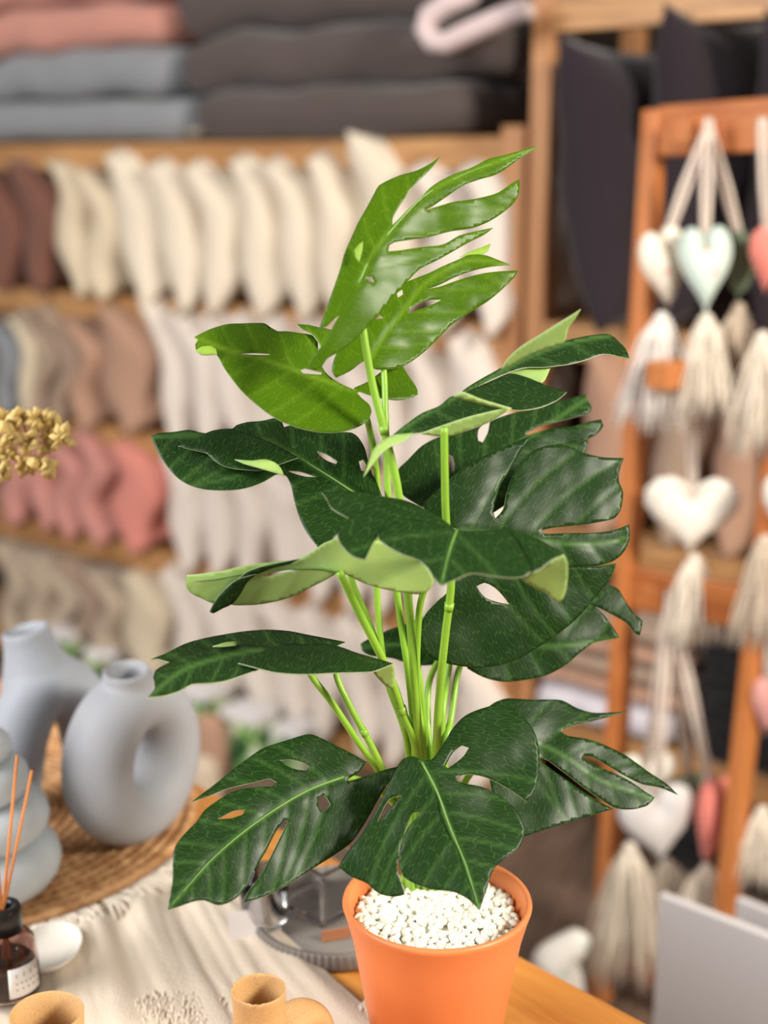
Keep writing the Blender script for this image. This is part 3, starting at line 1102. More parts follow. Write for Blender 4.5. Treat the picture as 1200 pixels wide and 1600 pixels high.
L.patch(W5([(133, 552), (200, 498), (260, 457), (330, 428), (385, 388), (450, 408), (592, 440), (500, 472), (400, 502), (300, 530), (220, 542)]))
L.patch(W5([(140, 550), (222, 541), (190, 572), (120, 602), (70, 652), (20, 722), (35, 680), (60, 610), (100, 570)]), flip=True, off=-4)
L.build(plant, 'leaf_dark', 'leaf_back', 'dark leaf seen edge-on with pale underside at upper right')

# --- dark leaf behind
L = LV[7] = Leaf('behind', W5([(330, 850), (420, 760), (520, 680), (640, 590), (780, 500), (930, 400)]), 1.005, .15, -.75, .12, .05, 3.2, 44, 7)
L.patch(W5([(160, 690), (200, 650), (260, 590), (330, 555), (400, 540), (480, 515), (560, 480), (640, 455), (720, 440), (800, 415), (870, 395), (928, 382), (932, 402), (952, 432),
            (945, 456), (900, 470), (820, 490), (740, 512), (680, 542), (690, 547), (780, 522), (880, 510), (950, 490), (990, 483), (999, 510), (970, 545), (900, 575), (800, 592),
            (870, 580), (937, 563), (922, 620), (850, 640), (760, 660), (700, 720), (640, 800), (520, 880), (420, 905), (320, 880), (240, 830), (180, 790), (160, 740)]),
        [W5([(488, 530), (508, 503), (536, 490), (526, 540), (506, 577), (489, 570)]), W5([(366, 628), (385, 635), (393, 665), (390, 697), (368, 690)])])
L.build(plant, 'leaf_dark', 'leaf_back', 'dark split leaf behind the broad right leaf')

# --- broad dark leaf on the right
L = LV[8] = Leaf('broad right', [(716, 828), (770, 832), (830, 842), (900, 850), (960, 846), (978, 840)], .965, .22, -.38, .16, .0, 3.6, 48, 8, 58)
L.patch(W5([(412, 932), (330, 905), (272, 855), (265, 825), (320, 770), (400, 700), (480, 650), (560, 610), (640, 575), (707, 549), (670, 600), (640, 650), (610, 700), (580, 750), (560, 810),
            (550, 860), (558, 887), (590, 850), (603, 790), (620, 735), (650, 670), (700, 620), (760, 592), (840, 588), (920, 620), (1000, 638), (1082, 640), (1065, 690), (1061, 730), (1079, 780),
            (1070, 850), (1045, 885), (980, 902), (900, 914), (800, 924), (744, 936), (757, 949), (850, 947), (950, 946), (1040, 935), (1102, 911), (1107, 960), (1085, 1020), (1040, 1060), (960, 1082),
            (860, 1088)])
        + W6([(905, 327), (1000, 322), (1073, 311), (1050, 370), (1000, 430), (940, 500), (880, 550), (800, 605), (720, 650), (640, 670), (560, 672), (490, 660), (430, 640), (395, 590), (389, 540),
              (410, 490), (450, 445), (490, 408), (512, 330), (508, 240)]),
        [W6([(588, 392), (615, 379), (650, 395), (680, 425), (702, 454), (660, 446), (620, 431), (600, 411)])])
L.build(plant, 'leaf_dark', 'leaf_back', 'broad dark split leaf on the right')

# --- front centre leaf
L = LV[9] = Leaf('front centre', W6([(520, 195), (505, 235), (488, 290), (476, 340), (466, 385)]), .845, .0, -1.25, .0, .0, 2.4, 40, 9, 62)
L.patch(W6([(50, 65), (130, 61), (200, 66), (270, 80), (340, 92), (405, 118), (340, 104), (270, 108), (210, 124), (150, 154), (118, 142), (82, 118), (68, 90)]), off=9, plainvein=True)
L.patch(W6([(105, 215), (115, 180), (150, 150), (210, 118), (270, 102), (340, 98), (400, 118), (450, 145), (522, 196), (450, 190), (385, 166), (315, 178), (266, 196), (246, 216), (222, 256), (203, 299),
            (160, 288), (125, 258)]), off=5)
L.patch(W6([(245, 210), (262, 190), (310, 170), (385, 159), (450, 178), (520, 195), (600, 197), (690, 194), (720, 225), (745, 265), (770, 310), (776, 340), (750, 358), (690, 361), (620, 351), (570, 346),
            (520, 366), (465, 388), (445, 370), (420, 330), (385, 300), (330, 280), (275, 250), (248, 228)]))
L.patch(W6([(640, 196), (690, 194), (740, 205), (800, 225), (860, 260), (892, 282), (850, 302), (810, 332), (774, 348), (768, 310), (743, 265), (715, 225)]), off=6, plainvein=True)
L.patch(W6([(892, 281), (904, 310), (904, 360), (896, 410), (880, 442), (855, 441), (835, 415), (800, 400), (748, 370), (776, 345), (812, 329), (850, 299)]), flip=True, gy=.5, ref=W6([(860, 290)])[0], off=-60, plainvein=True)
o = L.build(plant, 'leaf_dark', 'leaf_back', 'dark leaf facing the viewer at the centre of the plant')
L.rib(o, .0012, .0004, -1.5)

# --- pale underside leaf
L = LV[10] = Leaf('underside', W4([(930, 1300), (850, 1285), (740, 1285), (620, 1290), (480, 1310), (350, 1335), (225, 1345)]), .895, .05, .10, .05, .0, 2.0, 52, 10)
L.patch(W4([(215, 1315), (280, 1310), (380, 1295), (470, 1275), (560, 1260), (650, 1250), (740, 1240), (800, 1205), (860, 1165), (920, 1143)])
        + W6([(120, 228), (200, 225), (280, 245), (385, 298), (430, 340), (438, 380), (420, 406), (390, 418), (340, 413), (270, 401), (200, 381), (140, 352), (112, 342)])
        + W4([(920, 1305), (880, 1330), (800, 1370), (720, 1410), (640, 1436), (540, 1453), (440, 1456), (400, 1448), (335, 1446), (290, 1426), (240, 1402), (212, 1370)]),
        [W4([(560, 1322), (620, 1302), (700, 1290), (730, 1292), (660, 1306), (600, 1322)])], flip=True)
L.patch(W4([(322, 1489), (345, 1440), (400, 1375), (455, 1335), (545, 1311), (500, 1350), (470, 1400), (432, 1450), (385, 1472), (340, 1496)]), off=-14, plainvein=True)
L.patch(W4([(450, 1340), (490, 1305), (560, 1278), (650, 1258), (742, 1240), (700, 1264), (600, 1288), (545, 1312)]), off=-8, plainvein=True)
o = L.build(plant, 'leaf_dark', 'leaf_back', 'leaf showing its pale green underside left of the stems')
L.rib(o, .0020, .0004, -4.0, .95)

# --- lower left flat leaf
L = LV[11] = Leaf('lower left', W7([(880, 150), (760, 140), (640, 140), (500, 150), (360, 180), (220, 230), (85, 335)]), .905, .10, -1.9, .0, .0, 1.5, 44, 11)
L.patch(W7([(85, 185), (150, 160), (230, 120), (310, 97), (400, 80), (480, 68), (570, 62), (660, 68), (730, 82), (800, 95), (886, 112), (850, 130), (720, 150), (600, 190), (480, 215), (300, 230), (180, 200), (120, 182)]))
L.patch(W7([(79, 339), (110, 300), (102, 255), (112, 228), (160, 200), (230, 165), (320, 140), (440, 122), (560, 130), (660, 140), (600, 190), (520, 228), (460, 250), (400, 270), (330, 280), (260, 285),
            (210, 312), (150, 331)]), off=-10)
L.patch(W7([(346, 133), (400, 116), (444, 113), (442, 128), (385, 134)]), off=-18, flip=True, plainvein=True)
L.patch(W7([(449, 198), (520, 165), (580, 135), (640, 118), (720, 120), (790, 118), (860, 130), (930, 155), (1000, 175), (1050, 190), (1082, 200), (1040, 218), (998, 233), (930, 236), (830, 239), (720, 244), (600, 236),
            (520, 217)]), off=-22, plainvein=True)
L.patch(W7([(1083, 198), (1088, 240), (1081, 301), (1050, 290), (1020, 260), (998, 232), (1040, 216)]), off=-24, gy=.4, ref=W7([(1040, 225)])[0], flip=True, plainvein=True)
L.build(plant, 'leaf_dark', 'leaf_back', 'flat dark leaf over the grey ring vase')

# --- bottom left leaf
L = LV[12] = Leaf('bottom left', W7([(880, 662), (740, 715), (600, 795), (480, 880), (340, 1000), (165, 1200)]), .905, .30, -.75, .10, .10, 3.0, 40, 12)
L.patch(W7([(256, 766), (310, 725), (370, 680), (430, 630), (490, 585), (550, 545), (640, 515), (740, 488), (800, 510), (860, 540), (920, 570), (972, 602), (945, 640), (895, 672), (900, 680),
            (980, 655), (1050, 632), (1096, 621), (1080, 660), (1040, 720), (1000, 790), (960, 860), (910, 930), (850, 975), (780, 1020), (700, 1070), (620, 1120), (540, 1155), (469, 1176),
            (490, 1130), (530, 1080), (570, 1010), (610, 930), (652, 846), (640, 837), (620, 860), (595, 900), (560, 970), (520, 1040), (490, 1100), (460, 1140), (420, 1170), (370, 1185),
            (310, 1165), (270, 1170), (210, 1190), (161, 1205), (170, 1150), (182, 1080), (183, 1000), (195, 940), (235, 890), (275, 850), (310, 800), (370, 755), (430, 722), (485, 708),
            (540, 702), (590, 700), (606, 685), (580, 669), (530, 680), (480, 692), (400, 712), (330, 740)]),
        [W7([(620, 595), (660, 591), (710, 602), (739, 622), (730, 636), (690, 633), (645, 616)]), W7([(777, 745), (800, 739), (823, 772), (805, 803), (785, 799), (774, 770)]),
         W7([(368, 834), (430, 801), (477, 796), (470, 813), (420, 831)])])
o = L.build(plant, 'leaf_dark', 'leaf_back', 'large dark split leaf hanging at the bottom left')
L.rib(o, .0014, .0004, -1.5)

# --- bottom front leaf over the pot
L = LV[13] = Leaf('bottom front', W8([(330, 272), (380, 370), (420, 480), (470, 600), (515, 746)]), .885, .0, -.70, .16, .0, 3.0, 38, 13, 60)
L.patch(W8([(332, 264), (360, 262), (400, 210), (430, 160), (470, 120), (530, 95), (590, 84), (640, 110), (680, 150), (703, 200), (710, 260), (705, 330), (690, 370), (668, 398), (630, 370), (580, 340),
            (530, 318), (480, 310), (445, 317), (440, 331), (470, 340), (520, 350), (580, 378), (630, 420), (655, 460), (661, 500), (645, 545), (600, 580), (560, 620), (540, 680), (516, 750), (480, 715),
            (430, 690), (370, 683), (310, 665), (270, 640), (255, 600), (258, 545), (270, 510), (292, 472), (321, 440), (318, 429), (300, 436), (278, 485), (262, 540), (252, 600), (256, 640), (275, 698),
            (240, 706), (190, 695), (150, 662), (100, 640), (59, 608), (90, 560), (130, 510), (180, 430), (210, 370), (240, 300), (270, 260), (300, 251)]),
        [W8([(185, 465), (200, 430), (225, 390), (262, 377), (240, 402), (210, 440)]), W8([(405, 285), (430, 240), (460, 217), (481, 224), (465, 250), (435, 276), (414, 290)])])
o = L.build(plant, 'leaf_dark', 'leaf_back', 'dark leaf hanging over the pot rim at the front')
L.rib(o, .0015, .0004, -1.5)

# --- bottom right leaf
L = LV[14] = Leaf('bottom right', W8([(600, 190), (690, 205), (790, 250), (900, 325), (1075, 388)]), .965, .20, -.75, .05, .08, 2.6, 42, 14)
L.patch(W8([(540, 100), (560, 80), (600, 65), (680, 68), (780, 70), (830, 95), (880, 110), (940, 110), (997, 106), (930, 125), (870, 140), (810, 155), (777, 171), (800, 185), (860, 195), (920, 215), (990, 250),
            (1060, 300), (1120, 340), (1158, 377), (1100, 353), (1040, 341), (980, 311), (920, 276), (880, 253), (846, 250), (880, 276), (940, 301), (1000, 330), (1050, 365), (1082, 385), (1060, 410), (1010, 423),
            (956, 419), (880, 372), (800, 312), (740, 267), (711, 252), (720, 272), (800, 330), (880, 386), (950, 422), (880, 442), (800, 466), (720, 491), (655, 513), (590, 520), (560, 400), (540, 250)]))
L.build(plant, 'leaf_dark', 'leaf_back', 'dark split leaf spreading right above the pot')

# --- leaf under the broad right one
L = LV[15] = Leaf('under', W6([(640, 560), (740, 590), (860, 600), (1080, 572)]), 1.01, .12, -.5, .08, .08, 2.4, 50, 15)
L.patch(W6([(555, 676), (600, 570), (700, 480), (850, 430), (960, 440), (1020, 480), (1060, 530), (1085, 570), (1040, 578), (990, 590), (950, 620), (890, 670), (830, 700), (760, 716), (680, 723), (610, 706)]))
L.patch(W6([(960, 440), (1000, 425), (1050, 389), (1080, 400), (1110, 450), (1140, 490), (1164, 511), (1155, 562), (1140, 555), (1110, 520), (1060, 490), (1010, 465), (975, 455)]), off=6)
L.build(plant, 'leaf_dark', 'leaf_back', 'dark leaf half hidden under the broad right leaf')

# --- small dark leaf behind the stems
L = LV[16] = Leaf('back', W6([(470, 580), (380, 590), (190, 600)]), 1.04, 0, -.6, .08, 0, 2.4, 40, 16)
L.patch(W6([(185, 592), (220, 570), (290, 540), (350, 520), (400, 498), (480, 500), (520, 560), (480, 650), (400, 667), (350, 660), (300, 642), (220, 632), (190, 615)]))
L.build(plant, 'leaf_dark', 'leaf_back', 'small dark leaf behind the stems')

# --- stems: photo columns/rows of each run and their distance
SOIL = []


def stem(pts, r0=.0030, r1=.0024, joints=()):
    P = [un(*p) if len(p) == 3 else Vector(p[0]) for p in pts]
    # smooth the run
    out = []
    for i in range(len(P) - 1):
        p0, p1, p2, p3 = P[max(i - 1, 0)], P[i], P[i + 1], P[min(i + 2, len(P) - 1)]
        for k in range(6):
            t = k / 6
            out.append(0.5 * ((2 * p1) + (p2 - p0) * t + (2 * p0 - 5 * p1 + 4 * p2 - p3) * t * t + (-p0 + 3 * p1 - 3 * p2 + p3) * t ** 3))
    out.append(P[-1])
    n = len(out)
    rad = [r0 + (r1 - r0) * (1 - i / (n - 1)) for i in range(n)]
    o = part('stem', MB().tube(out, rad, 10), M['stem'], plant)
    for jx in joints:
        i = int(jx * (n - 1))
        d = (out[min(i + 1, n - 1)] - out[max(i - 1, 0)]).normalized()
        part('stem_joint', MB().tube([out[i] - d * .003, out[i] + d * .003], [rad[i] * 1.25, rad[i] * 1.12], 10), M['stem'], o)


def soil(dx, dy):
    return (Vector((PC.x - .004 + dx * .8, PC.y + .046 + dy * .45, PEBZ - .012)),)


yc = PC.y
stem([LV[1].at(560, 440, 6) and (560, 442, .93), (567, 513, .925), (582, 600, .925), (600, 672, .925), (624, 780, .925), (640, 960, .925), (652, 1130, .93), soil(-.004, -.012)], .0034, .0026, (.43,))
stem([(598, 556, .972), (601, 600, .962), (603, 670, .950), (607, 780, .942), (622, 940, .94), (645, 1120, .94), soil(-.010, .0)], .0028, .0022)
stem([(553, 612, .957), (575, 660, .960), (590, 760, .962), (588, 900, .962), (602, 1050, .955), (640, 1180, .95), soil(-.016, .012)], .0027, .0022)
stem([(694, 668, .888), (695, 740, .893), (697, 812, .9), (705, 905, .905), (696, 990, .912), (688, 1070, .92), (682, 1170, .93), soil(.004, -.010)], .0032, .0026, (.5,))
stem([(530, 893, .893), (560, 955, .905), (600, 1035, .92), (628, 1110, .93), (652, 1190, .937), soil(-.012, -.008)], .0034, .0028, (.62,))
stem([(557, 771, .938), (545, 850, .935), (550, 908, .935), (575, 968, .937), (596, 1030, .94), (632, 1130, .943), soil(-.008, .008)], .0028, .0024)
stem([(716, 828, .975), (720, 930, 1.0), (700, 1050, .985), (690, 1150, .96), soil(.012, .006)], .003, .0024)
stem([(700, 842, .85), (690, 870, .90), (660, 930, .925), (652, 1000, .935), (652, 1090, .938), (662, 1180, .94), soil(.0, .0)], .003, .0024)
stem([(690, 780, 1.01), (640, 920, .955), (650, 1020, .95), (660, 1120, .948), soil(.002, .014)], .003, .0024)
stem([(525, 1018, .93), (526, 1056, .925), (545, 1100, .92), (580, 1165, .92), (600, 1205, .925), (635, 1270, .93), soil(-.022, .004)], .0027, .0024, (.45,))
stem([(470, 1025, .925), (488, 1058, .93), (520, 1100, .93), (560, 1160, .935), (592, 1205, .94), (630, 1270, .945), soil(-.026, .014)], .0027, .0024)
stem([(735, 1000, 1.015), (716, 1050, .99), (705, 1120, .97), (695, 1190, .955), soil(.018, .010)], .003, .0024)
stem([(700, 1010, 1.04), (672, 1060, .985), (668, 1130, .965), (674, 1200, .955), soil(.008, .02)], .003, .0024)
stem([(788, 1156, .974), (750, 1190, .968), (715, 1255, .964), soil(.024, .004)], .0028, .0024)
stem([(538, 1214, .916), (580, 1228, .93), (630, 1280, .945), soil(-.018, -.012)], .003, .0026)
stem([(660, 1194, .893), (668, 1215, .915), (675, 1270, .945), soil(.006, -.018)], .003, .0026)

# ------------------------------------------------------------------ more helpers for soft and hanging things
def mpp(p):
    """metres covered by one photo pixel at a point"""
    return (p.y * CP + (HC - p.z) * SP) / F


def puffy(outline, T, Rr, org, ex, ey, grid, flat_back=False):
    """stuffed shape: outline in metres in the plane (ex, ey) through org, thickness up to T"""
    poly = smooth_poly([(x * 1000, y * 1000) for x, y in outline])      # millimetres
    g = grid * 1000
    lo, hi = poly.min(0), poly.max(0)
    gx_, gy_ = np.meshgrid(np.arange(lo[0], hi[0], g), np.arange(lo[1], hi[1], g))
    G = np.stack([gx_.ravel(), gy_.ravel()], 1)
    G = G[inside(G, poly)]
    ring = np.vstack([poly, poly[:1]])
    dd = polydist(G, ring)[0]
    G = G[dd > g * 0.4]
    pts = [Vector((p[0], p[1])) for p in poly] + [Vector((p[0], p[1])) for p in G]
    res = delaunay_2d_cdt(pts, [(i, (i + 1) % len(poly)) for i in range(len(poly))], [], 0, 1e-4)
    P = np.array([(p.x, p.y) for p in res[0]])
    tr = np.array([f for f in res[2] if len(f) == 3])
    tr = tr[inside(P[tr].mean(1), poly)]
    dist = polydist(P, ring)[0]
    k = np.clip(dist / (Rr * 1000), 0, 1)
    th = T * np.sqrt(np.clip(1 - (1 - k) ** 2, 0, 1))
    en = Vector(ex).cross(Vector(ey)).normalized()
    mb = MB()
    org, ex, ey = Vector(org), Vector(ex), Vector(ey)
    for s in (1, -1):
        vs_ = [org + ex * (p[0] / 1000) + ey * (p[1] / 1000) + en * (s * (th[i] + 0.0004)) for i, p in enumerate(P)]
        fs_ = []
        for a, b_, c in tr:
            a, b_, c = int(a), int(b_), int(c)
            n = (vs_[b_] - vs_[a]).cross(vs_[c] - vs_[a])
            if (n.dot(en) > 0) != (s > 0):
                b_, c = c, b_
            fs_.append((a, b_, c))
        mb.add(vs_, fs_)
    return mb


def heart_outline(wd, ht, scallop=0.0, n=44):
    out = []
    for i in range(n):
        t = 2 * math.pi * i / n
        x = 16 * math.sin(t) ** 3
        y = 13 * math.cos(t) - 5 * math.cos(2 * t) - 2 * math.cos(3 * t) - math.cos(4 * t)
        k = 1 + scallop * math.cos(t * 22)
        out.append((x / 32 * wd * k, (y + 2.6) / 29 * ht * k))
    return out


M['rope'] = fabric('cream_cotton_yarn', '#F6EAD8', 0.2, 1200, 0.4)
M['rope2'] = fabric('white_cotton_yarn', '#FAF3EC', 0.2, 1200, 0.4)
M['rope3'] = fabric('beige_cotton_yarn', '#E2D0BA', 0.25, 1200, 0.4)
M['cord'] = fabric('natural_cord', '#E6D6C8', 0.15, 1500, 0.4)


def dotted(name, base, dots, scale, thr):
    m, nt, b = new_mat(name)
    tc = N(nt, 'ShaderNodeTexCoord')
    vo = N(nt, 'ShaderNodeTexVoronoi')
    vo.inputs['Scale'].default_value = scale
    nt.links.new(tc.outputs['Object'], vo.inputs['Vector'])
    mr = N(nt, 'ShaderNodeMapRange')
    mr.inputs['From Min'].default_value = thr
    mr.inputs['From Max'].default_value = thr * 0.6
    nt.links.new(vo.outputs['Distance'], mr.inputs['Value'])
    nt.links.new(mixcol(nt, mr.outputs['Result'], lin(base), lin(dots)), b.inputs['Base Color'])
    b.inputs['Roughness'].default_value = 0.9
    return m


M['h_floral'] = dotted('cream_floral_cotton', '#EBE3D3', '#E58FA0', 38, 0.26)
M['h_mint'] = dotted('mint_floral_cotton', '#CBDCD2', '#E0A3A8', 34, 0.22)
M['h_green'] = fabric('sage_green_cotton', '#6F7F68')
M['h_coral'] = fabric('coral_pink_cotton', '#E8897C')
M['h_white'] = fabric('white_felt', '#EEE8DC', 0.08, 500, 0.4)
M['h_grey'] = fabric('pale_grey_cotton', '#DCD8D6', 0.1)
M['h_pink'] = fabric('pink_knit', '#E0A29A', 0.2)


def tassel_mb(top, ln, w0, w1, seed, n=46, rad=.0017, drift=(0, 0)):
    """yarn tassel: bound head, then strands spreading to width w1"""
    rg = random.Random(seed)
    mb = MB()
    top = Vector(top)
    mb.lathe([(0, .004), (w0 * .8, 0), (w0, -.008), (w0 * .95, -.016), (w0 * .7, -.02)][::-1], top, 14)
    for i in range(n):
        th = rg.random() * 2 * math.pi
        q_ = math.sqrt(rg.random())
        l = ln * rg.uniform(.82, 1.06)
        pts = []
        ph, am = rg.random() * 6, rg.uniform(.001, .004)
        for k in range(6):
            t = k / 5
            r = w0 * .8 + (w1 - w0 * .8) * (t ** .7)
            wv = am * math.sin(ph + t * 7)
            pts.append(top + Vector((q_ * r * math.cos(th) + wv + drift[0] * t * t, q_ * r * .55 * math.sin(th) + drift[1] * t * t, -.006 - l * t)))
        mb.tube(pts, [rad, rad, rad, rad, rad * .9, rad * .5], 5)
    return mb


def ornament(label, peg, hx, hy, hw, hh, Y, yaw, roll, mat, tas=None, tmat='rope', scallop=0.0, group=None, seed=1, cat='ornament', T=.02, beads=False):
    """stuffed heart on a cord loop with a yarn tassel; hx, hy centre of the heart, sizes in photo pixels"""
    c = un(hx, hy, Y)
    k = mpp(c)
    wd, ht = hw * k, hh * k / .96
    top = un(peg[0], peg[1], peg[2])
    root = thing('heart_ornament', label, cat, top, group)
    ex = Vector((math.cos(yaw), math.sin(yaw), 0))
    ey = Vector((0, 0, 1))
    en = ex.cross(ey)
    Rm = Matrix.Rotation(roll, 3, en)
    ex, ey = Rm @ ex, Rm @ ey
    hobj = part('heart', puffy(heart_outline(wd, ht, scallop), T, min(wd, ht) * .33, c, ex, ey, .007), M[mat], root)
    weld(hobj, .0002)
    if scallop:
        stitch = [c + ex * (x * .8) + ey * (y * .8 + .003) + en * s for s in (T * -.98,) for x, y in heart_outline(wd, ht)]
        dirn = 1 if en.y < 0 else -1
        stitch = [c + ex * (x * .78) + ey * (y * .78 + .002) + en * (dirn * T * .80) for x, y in heart_outline(wd, ht)]
        part('stitching', MB().tube(stitch + stitch[:1], .0014, 5), M['rope3'], hobj)
    notch = c + ey * (ht * .22)
    off = Vector((.006, 0, 0))
    for s in (-1, 1):
        mid = top.lerp(notch, .5) + off * s + Vector((0, -.004, 0))
        part('cord', MB().tube([top + off * (s * .5) + Vector((0, -.006, .004)), top + off * s * .9 + Vector((0, -.012, -.012)), mid, notch + off * (s * .5)], .0042, 7), M['cord'], root)
    if beads:
        bm_ = MB()
        bm_.lathe([(0, -.006), (.006, -.004), (.0075, 0), (.006, .004), (0, .006)], notch + Vector((0, -.006, .004)), 12)
        part('bead', bm_, M['ladder'], root)
    if tas:
        tx, ty, tl, tw = tas
        tp = un(tx, ty, Y)
        part('tassel', tassel_mb(tp, tl * k / .96, .011, tw * k * .72, seed, 120, .0017), M[tmat], root)
    return root


# ------------------------------------------------------------------ ladder rack
LT, LB = un(1024, 172, 2.26), unz(938, 1562, 0)
RT, RB = un(1272, 160, 2.06), unz(1112, 1632, 0)
ladder = thing('ladder_rack', 'orange wooden ladder rack hung with hearts at the right', 'ladder', ((LB + RB) / 2))


def beam(a, b, w, d, side):
    a, b = Vector(a), Vector(b)
    t = (b - a).normalized()
    sd = (Vector(side) - t * Vector(side).dot(t)).normalized()
    nn = t.cross(sd)
    return MB().box((a + b) / 2, t * (b - a).length / 2, sd * w / 2, nn * d / 2)


ldir = (RT - LT).normalized()
for a, b_ in ((LT, LB), (RT, RB)):
    bevel(part('post', beam(a, b_, .030, .036, ldir), M['ladder_up'], ladder), .004)


def lad(y, Lside):
    a, b_ = (LT, LB) if Lside else (RT, RB)
    # photo row -> height on the post
    lo_, hi_ = 0.0, 1.0
    for _ in range(40):
        m_ = (lo_ + hi_) / 2
        p = a.lerp(b_, m_)
        v_ = p - Vector((0, 0, HC))
        zc = v_.y * CP - v_.z * SP
        yp = 800 - F * (v_.y * SP + v_.z * CP) / zc
        if yp < y:
            lo_ = m_
        else:
            hi_ = m_
    return a.lerp(b_, lo_)


for y0_, y1_, hgt in ((206, 190, .078), (585, 605, .07), (918, 950, .072), (1480, 1545, .07)):
    a, b_ = lad(y0_, True), lad(y1_, False)
    t_ = (b_ - a).normalized()
    bevel(part('rung', beam(a + t_ * .014, b_ - t_ * .014, hgt, .02, UP), M['ladder'], ladder), .003)
for px_, py_, Yk in ((1082, 205, 2.17), (1070, 580, 2.09), (1034, 930, 2.17)):
    c = un(px_, py_, Yk)
    f_ = Vector((-ldir.y, ldir.x, 0)).normalized()
    if f_.y > 0:
        f_ = -f_
    bevel(part('peg', MB().box(c, ldir * .021, f_ * (.075 if py_ == 580 else .03), (0, 0, .021)), M['ladder_up'], ladder), .003)

pg1, pg2, pg3 = (1105, 190, 2.13), (1082, 600, 2.15), (1046, 925, 2.13)
YH = 2.08
G1 = 'heart ornaments on the ladder'
ornament('cream floral heart with white tassel on the upper ladder peg', pg1, 1038, 422, 92, 128, YH + .02, R(35), R(14), 'h_floral', (1034, 490, 168, 105), 'rope2', 0, G1, 1, beads=True)
ornament('mint green floral heart with cream tassel on the upper ladder peg', pg1, 1102, 424, 82, 132, YH - .02, R(-8), R(4), 'h_mint', (1104, 492, 150, 80), 'rope', 0, G1, 2, beads=True)
ornament('sage green heart with beige tassel hanging behind the mint one', pg1, 1158, 418, 60, 108, YH + .03, R(40), R(-4), 'h_green', (1155, 475, 150, 80), 'rope3', 0, G1, 3)
ornament('coral heart cut by the right edge beside the green heart', (1190, 190, 2.05), 1198, 408, 60, 100, YH - .04, R(20), R(0), 'h_coral', (1192, 520, 180, 75), 'rope', 0, G1, 4)
ornament('large white scalloped heart with cream tassel on the ladder', pg2, 1080, 806, 146, 118, YH + .03, R(-12), R(0), 'h_white', (1086, 868, 135, 78), 'rope', .018, G1, 5, T=.018)
ornament('pale grey heart with long shaggy tassel low on the ladder', pg3, 1028, 1290, 122, 128, YH, R(5), R(8), 'h_grey', (985, 1318, 225, 105), 'rope', 0, G1, 6)
ornament('small white heart with beige tassel behind the pale grey one', pg3, 1010, 1215, 100, 80, YH + .05, R(15), R(0), 'h_white', (1045, 1345, 70, 80), 'rope', 0, G1, 7)
ornament('dusty green heart peeking out behind the pale grey heart', pg3, 1076, 1252, 60, 90, YH + .045, R(30), R(0), 'h_green', None, 'rope3', 0, G1, 8)
ornament('coral heart with cream tassel low on the ladder', pg3, 1112, 1284, 78, 138, YH - .01, R(48), R(-10), 'h_coral', (1105, 1352, 80, 75), 'rope', 0, G1, 9)
ornament('pink heart at the right edge level with the black throws', (1205, 930, 2.02), 1198, 1104, 60, 100, YH - .06, R(30), R(0), 'h_pink', (1192, 1262, 125, 70), 'rope', 0, G1, 10)
ornament('cream yarn tassel heart cut off by the right edge, mid height', (1225, 610, 2.02), 1222, 790, 70, 100, YH - .06, R(20), R(0), 'h_white', (1196, 838, 165, 70), 'rope3', 0, G1, 11)


# ------------------------------------------------------------------ woven mat, throw and vases on the left of the table
MZ = TZ + .004


def circle3(a, b, c):
    ax, ay, bx, by, cx, cy = a.x, a.y, b.x, b.y, c.x, c.y
    d = 2 * (ax * (by - cy) + bx * (cy - ay) + cx * (ay - by))
    ux = ((ax * ax + ay * ay) * (by - cy) + (bx * bx + by * by) * (cy - ay) + (cx * cx + cy * cy) * (ay - by)) / d
    uy = ((ax * ax + ay * ay) * (cx - bx) + (bx * bx + by * by) * (ax - cx) + (cx * cx + cy * cy) * (bx - ax)) / d
    return Vector((ux, uy, 0)), math.hypot(ax - ux, ay - uy)


MC, MR = circle3(unz(100, 1436, MZ), unz(250, 1358, MZ), unz(303, 1238, MZ))



def jute_mat():
    m, nt, b = new_mat('braided_jute')
    tc = N(nt, 'ShaderNodeTexCoord')
    n1 = N(nt, 'ShaderNodeTexNoise')
    n1.inputs['Scale'].default_value = 55
    n1.inputs['Detail'].default_value = 6
    nt.links.new(tc.outputs['Object'], n1.inputs['Vector'])
    cr = N(nt, 'ShaderNodeValToRGB')
    cr.color_ramp.elements[0].position = .3
    cr.color_ramp.elements[0].color = lin('#99673D')
    cr.color_ramp.elements[1].position = .7
    cr.color_ramp.elements[1].color = lin('#D8AA78')
    nt.links.new(n1.outputs['Fac'], cr.inputs['Fac'])
    nt.links.new(cr.outputs['Color'], b.inputs['Base Color'])
    b.inputs['Roughness'].default_value = .85
    return m


M['jute'] = jute_mat()
mat_o = thing('woven_mat', 'round braided jute mat under the grey vases', 'mat', (MC.x, MC.y, MZ))
step = .0125
nr = int(MR / step)
for i in range(nr):
    r = MR - step * (i + .5)
    seg = max(24, int(2 * math.pi * r / .0038))
    mb = MB()
    vs_, fs = [], []
    lobes = max(6, int(2 * math.pi * r / .0135))
    for k in range(seg):
        th = 2 * math.pi * k / seg
        for j in range(8):
            ph = 2 * math.pi * j / 8
            bump = 1 + .16 * math.cos(lobes * th + 2.0 * ph + i)
            rr_ = r + math.cos(ph) * step * .54 * bump
            vs_.append((MC.x + rr_ * math.cos(th), MC.y + rr_ * math.sin(th), MZ + .006 + math.sin(ph) * .0055 * bump))
    for k in range(seg):
        k2 = (k + 1) % seg
        for j in range(8):
            j2 = (j + 1) % 8
            fs.append((k * 8 + j, k2 * 8 + j, k2 * 8 + j2, k * 8 + j2))
    part('coil', mb.add(vs_, fs), M['jute'], mat_o)
MATTOP = MZ + .0125

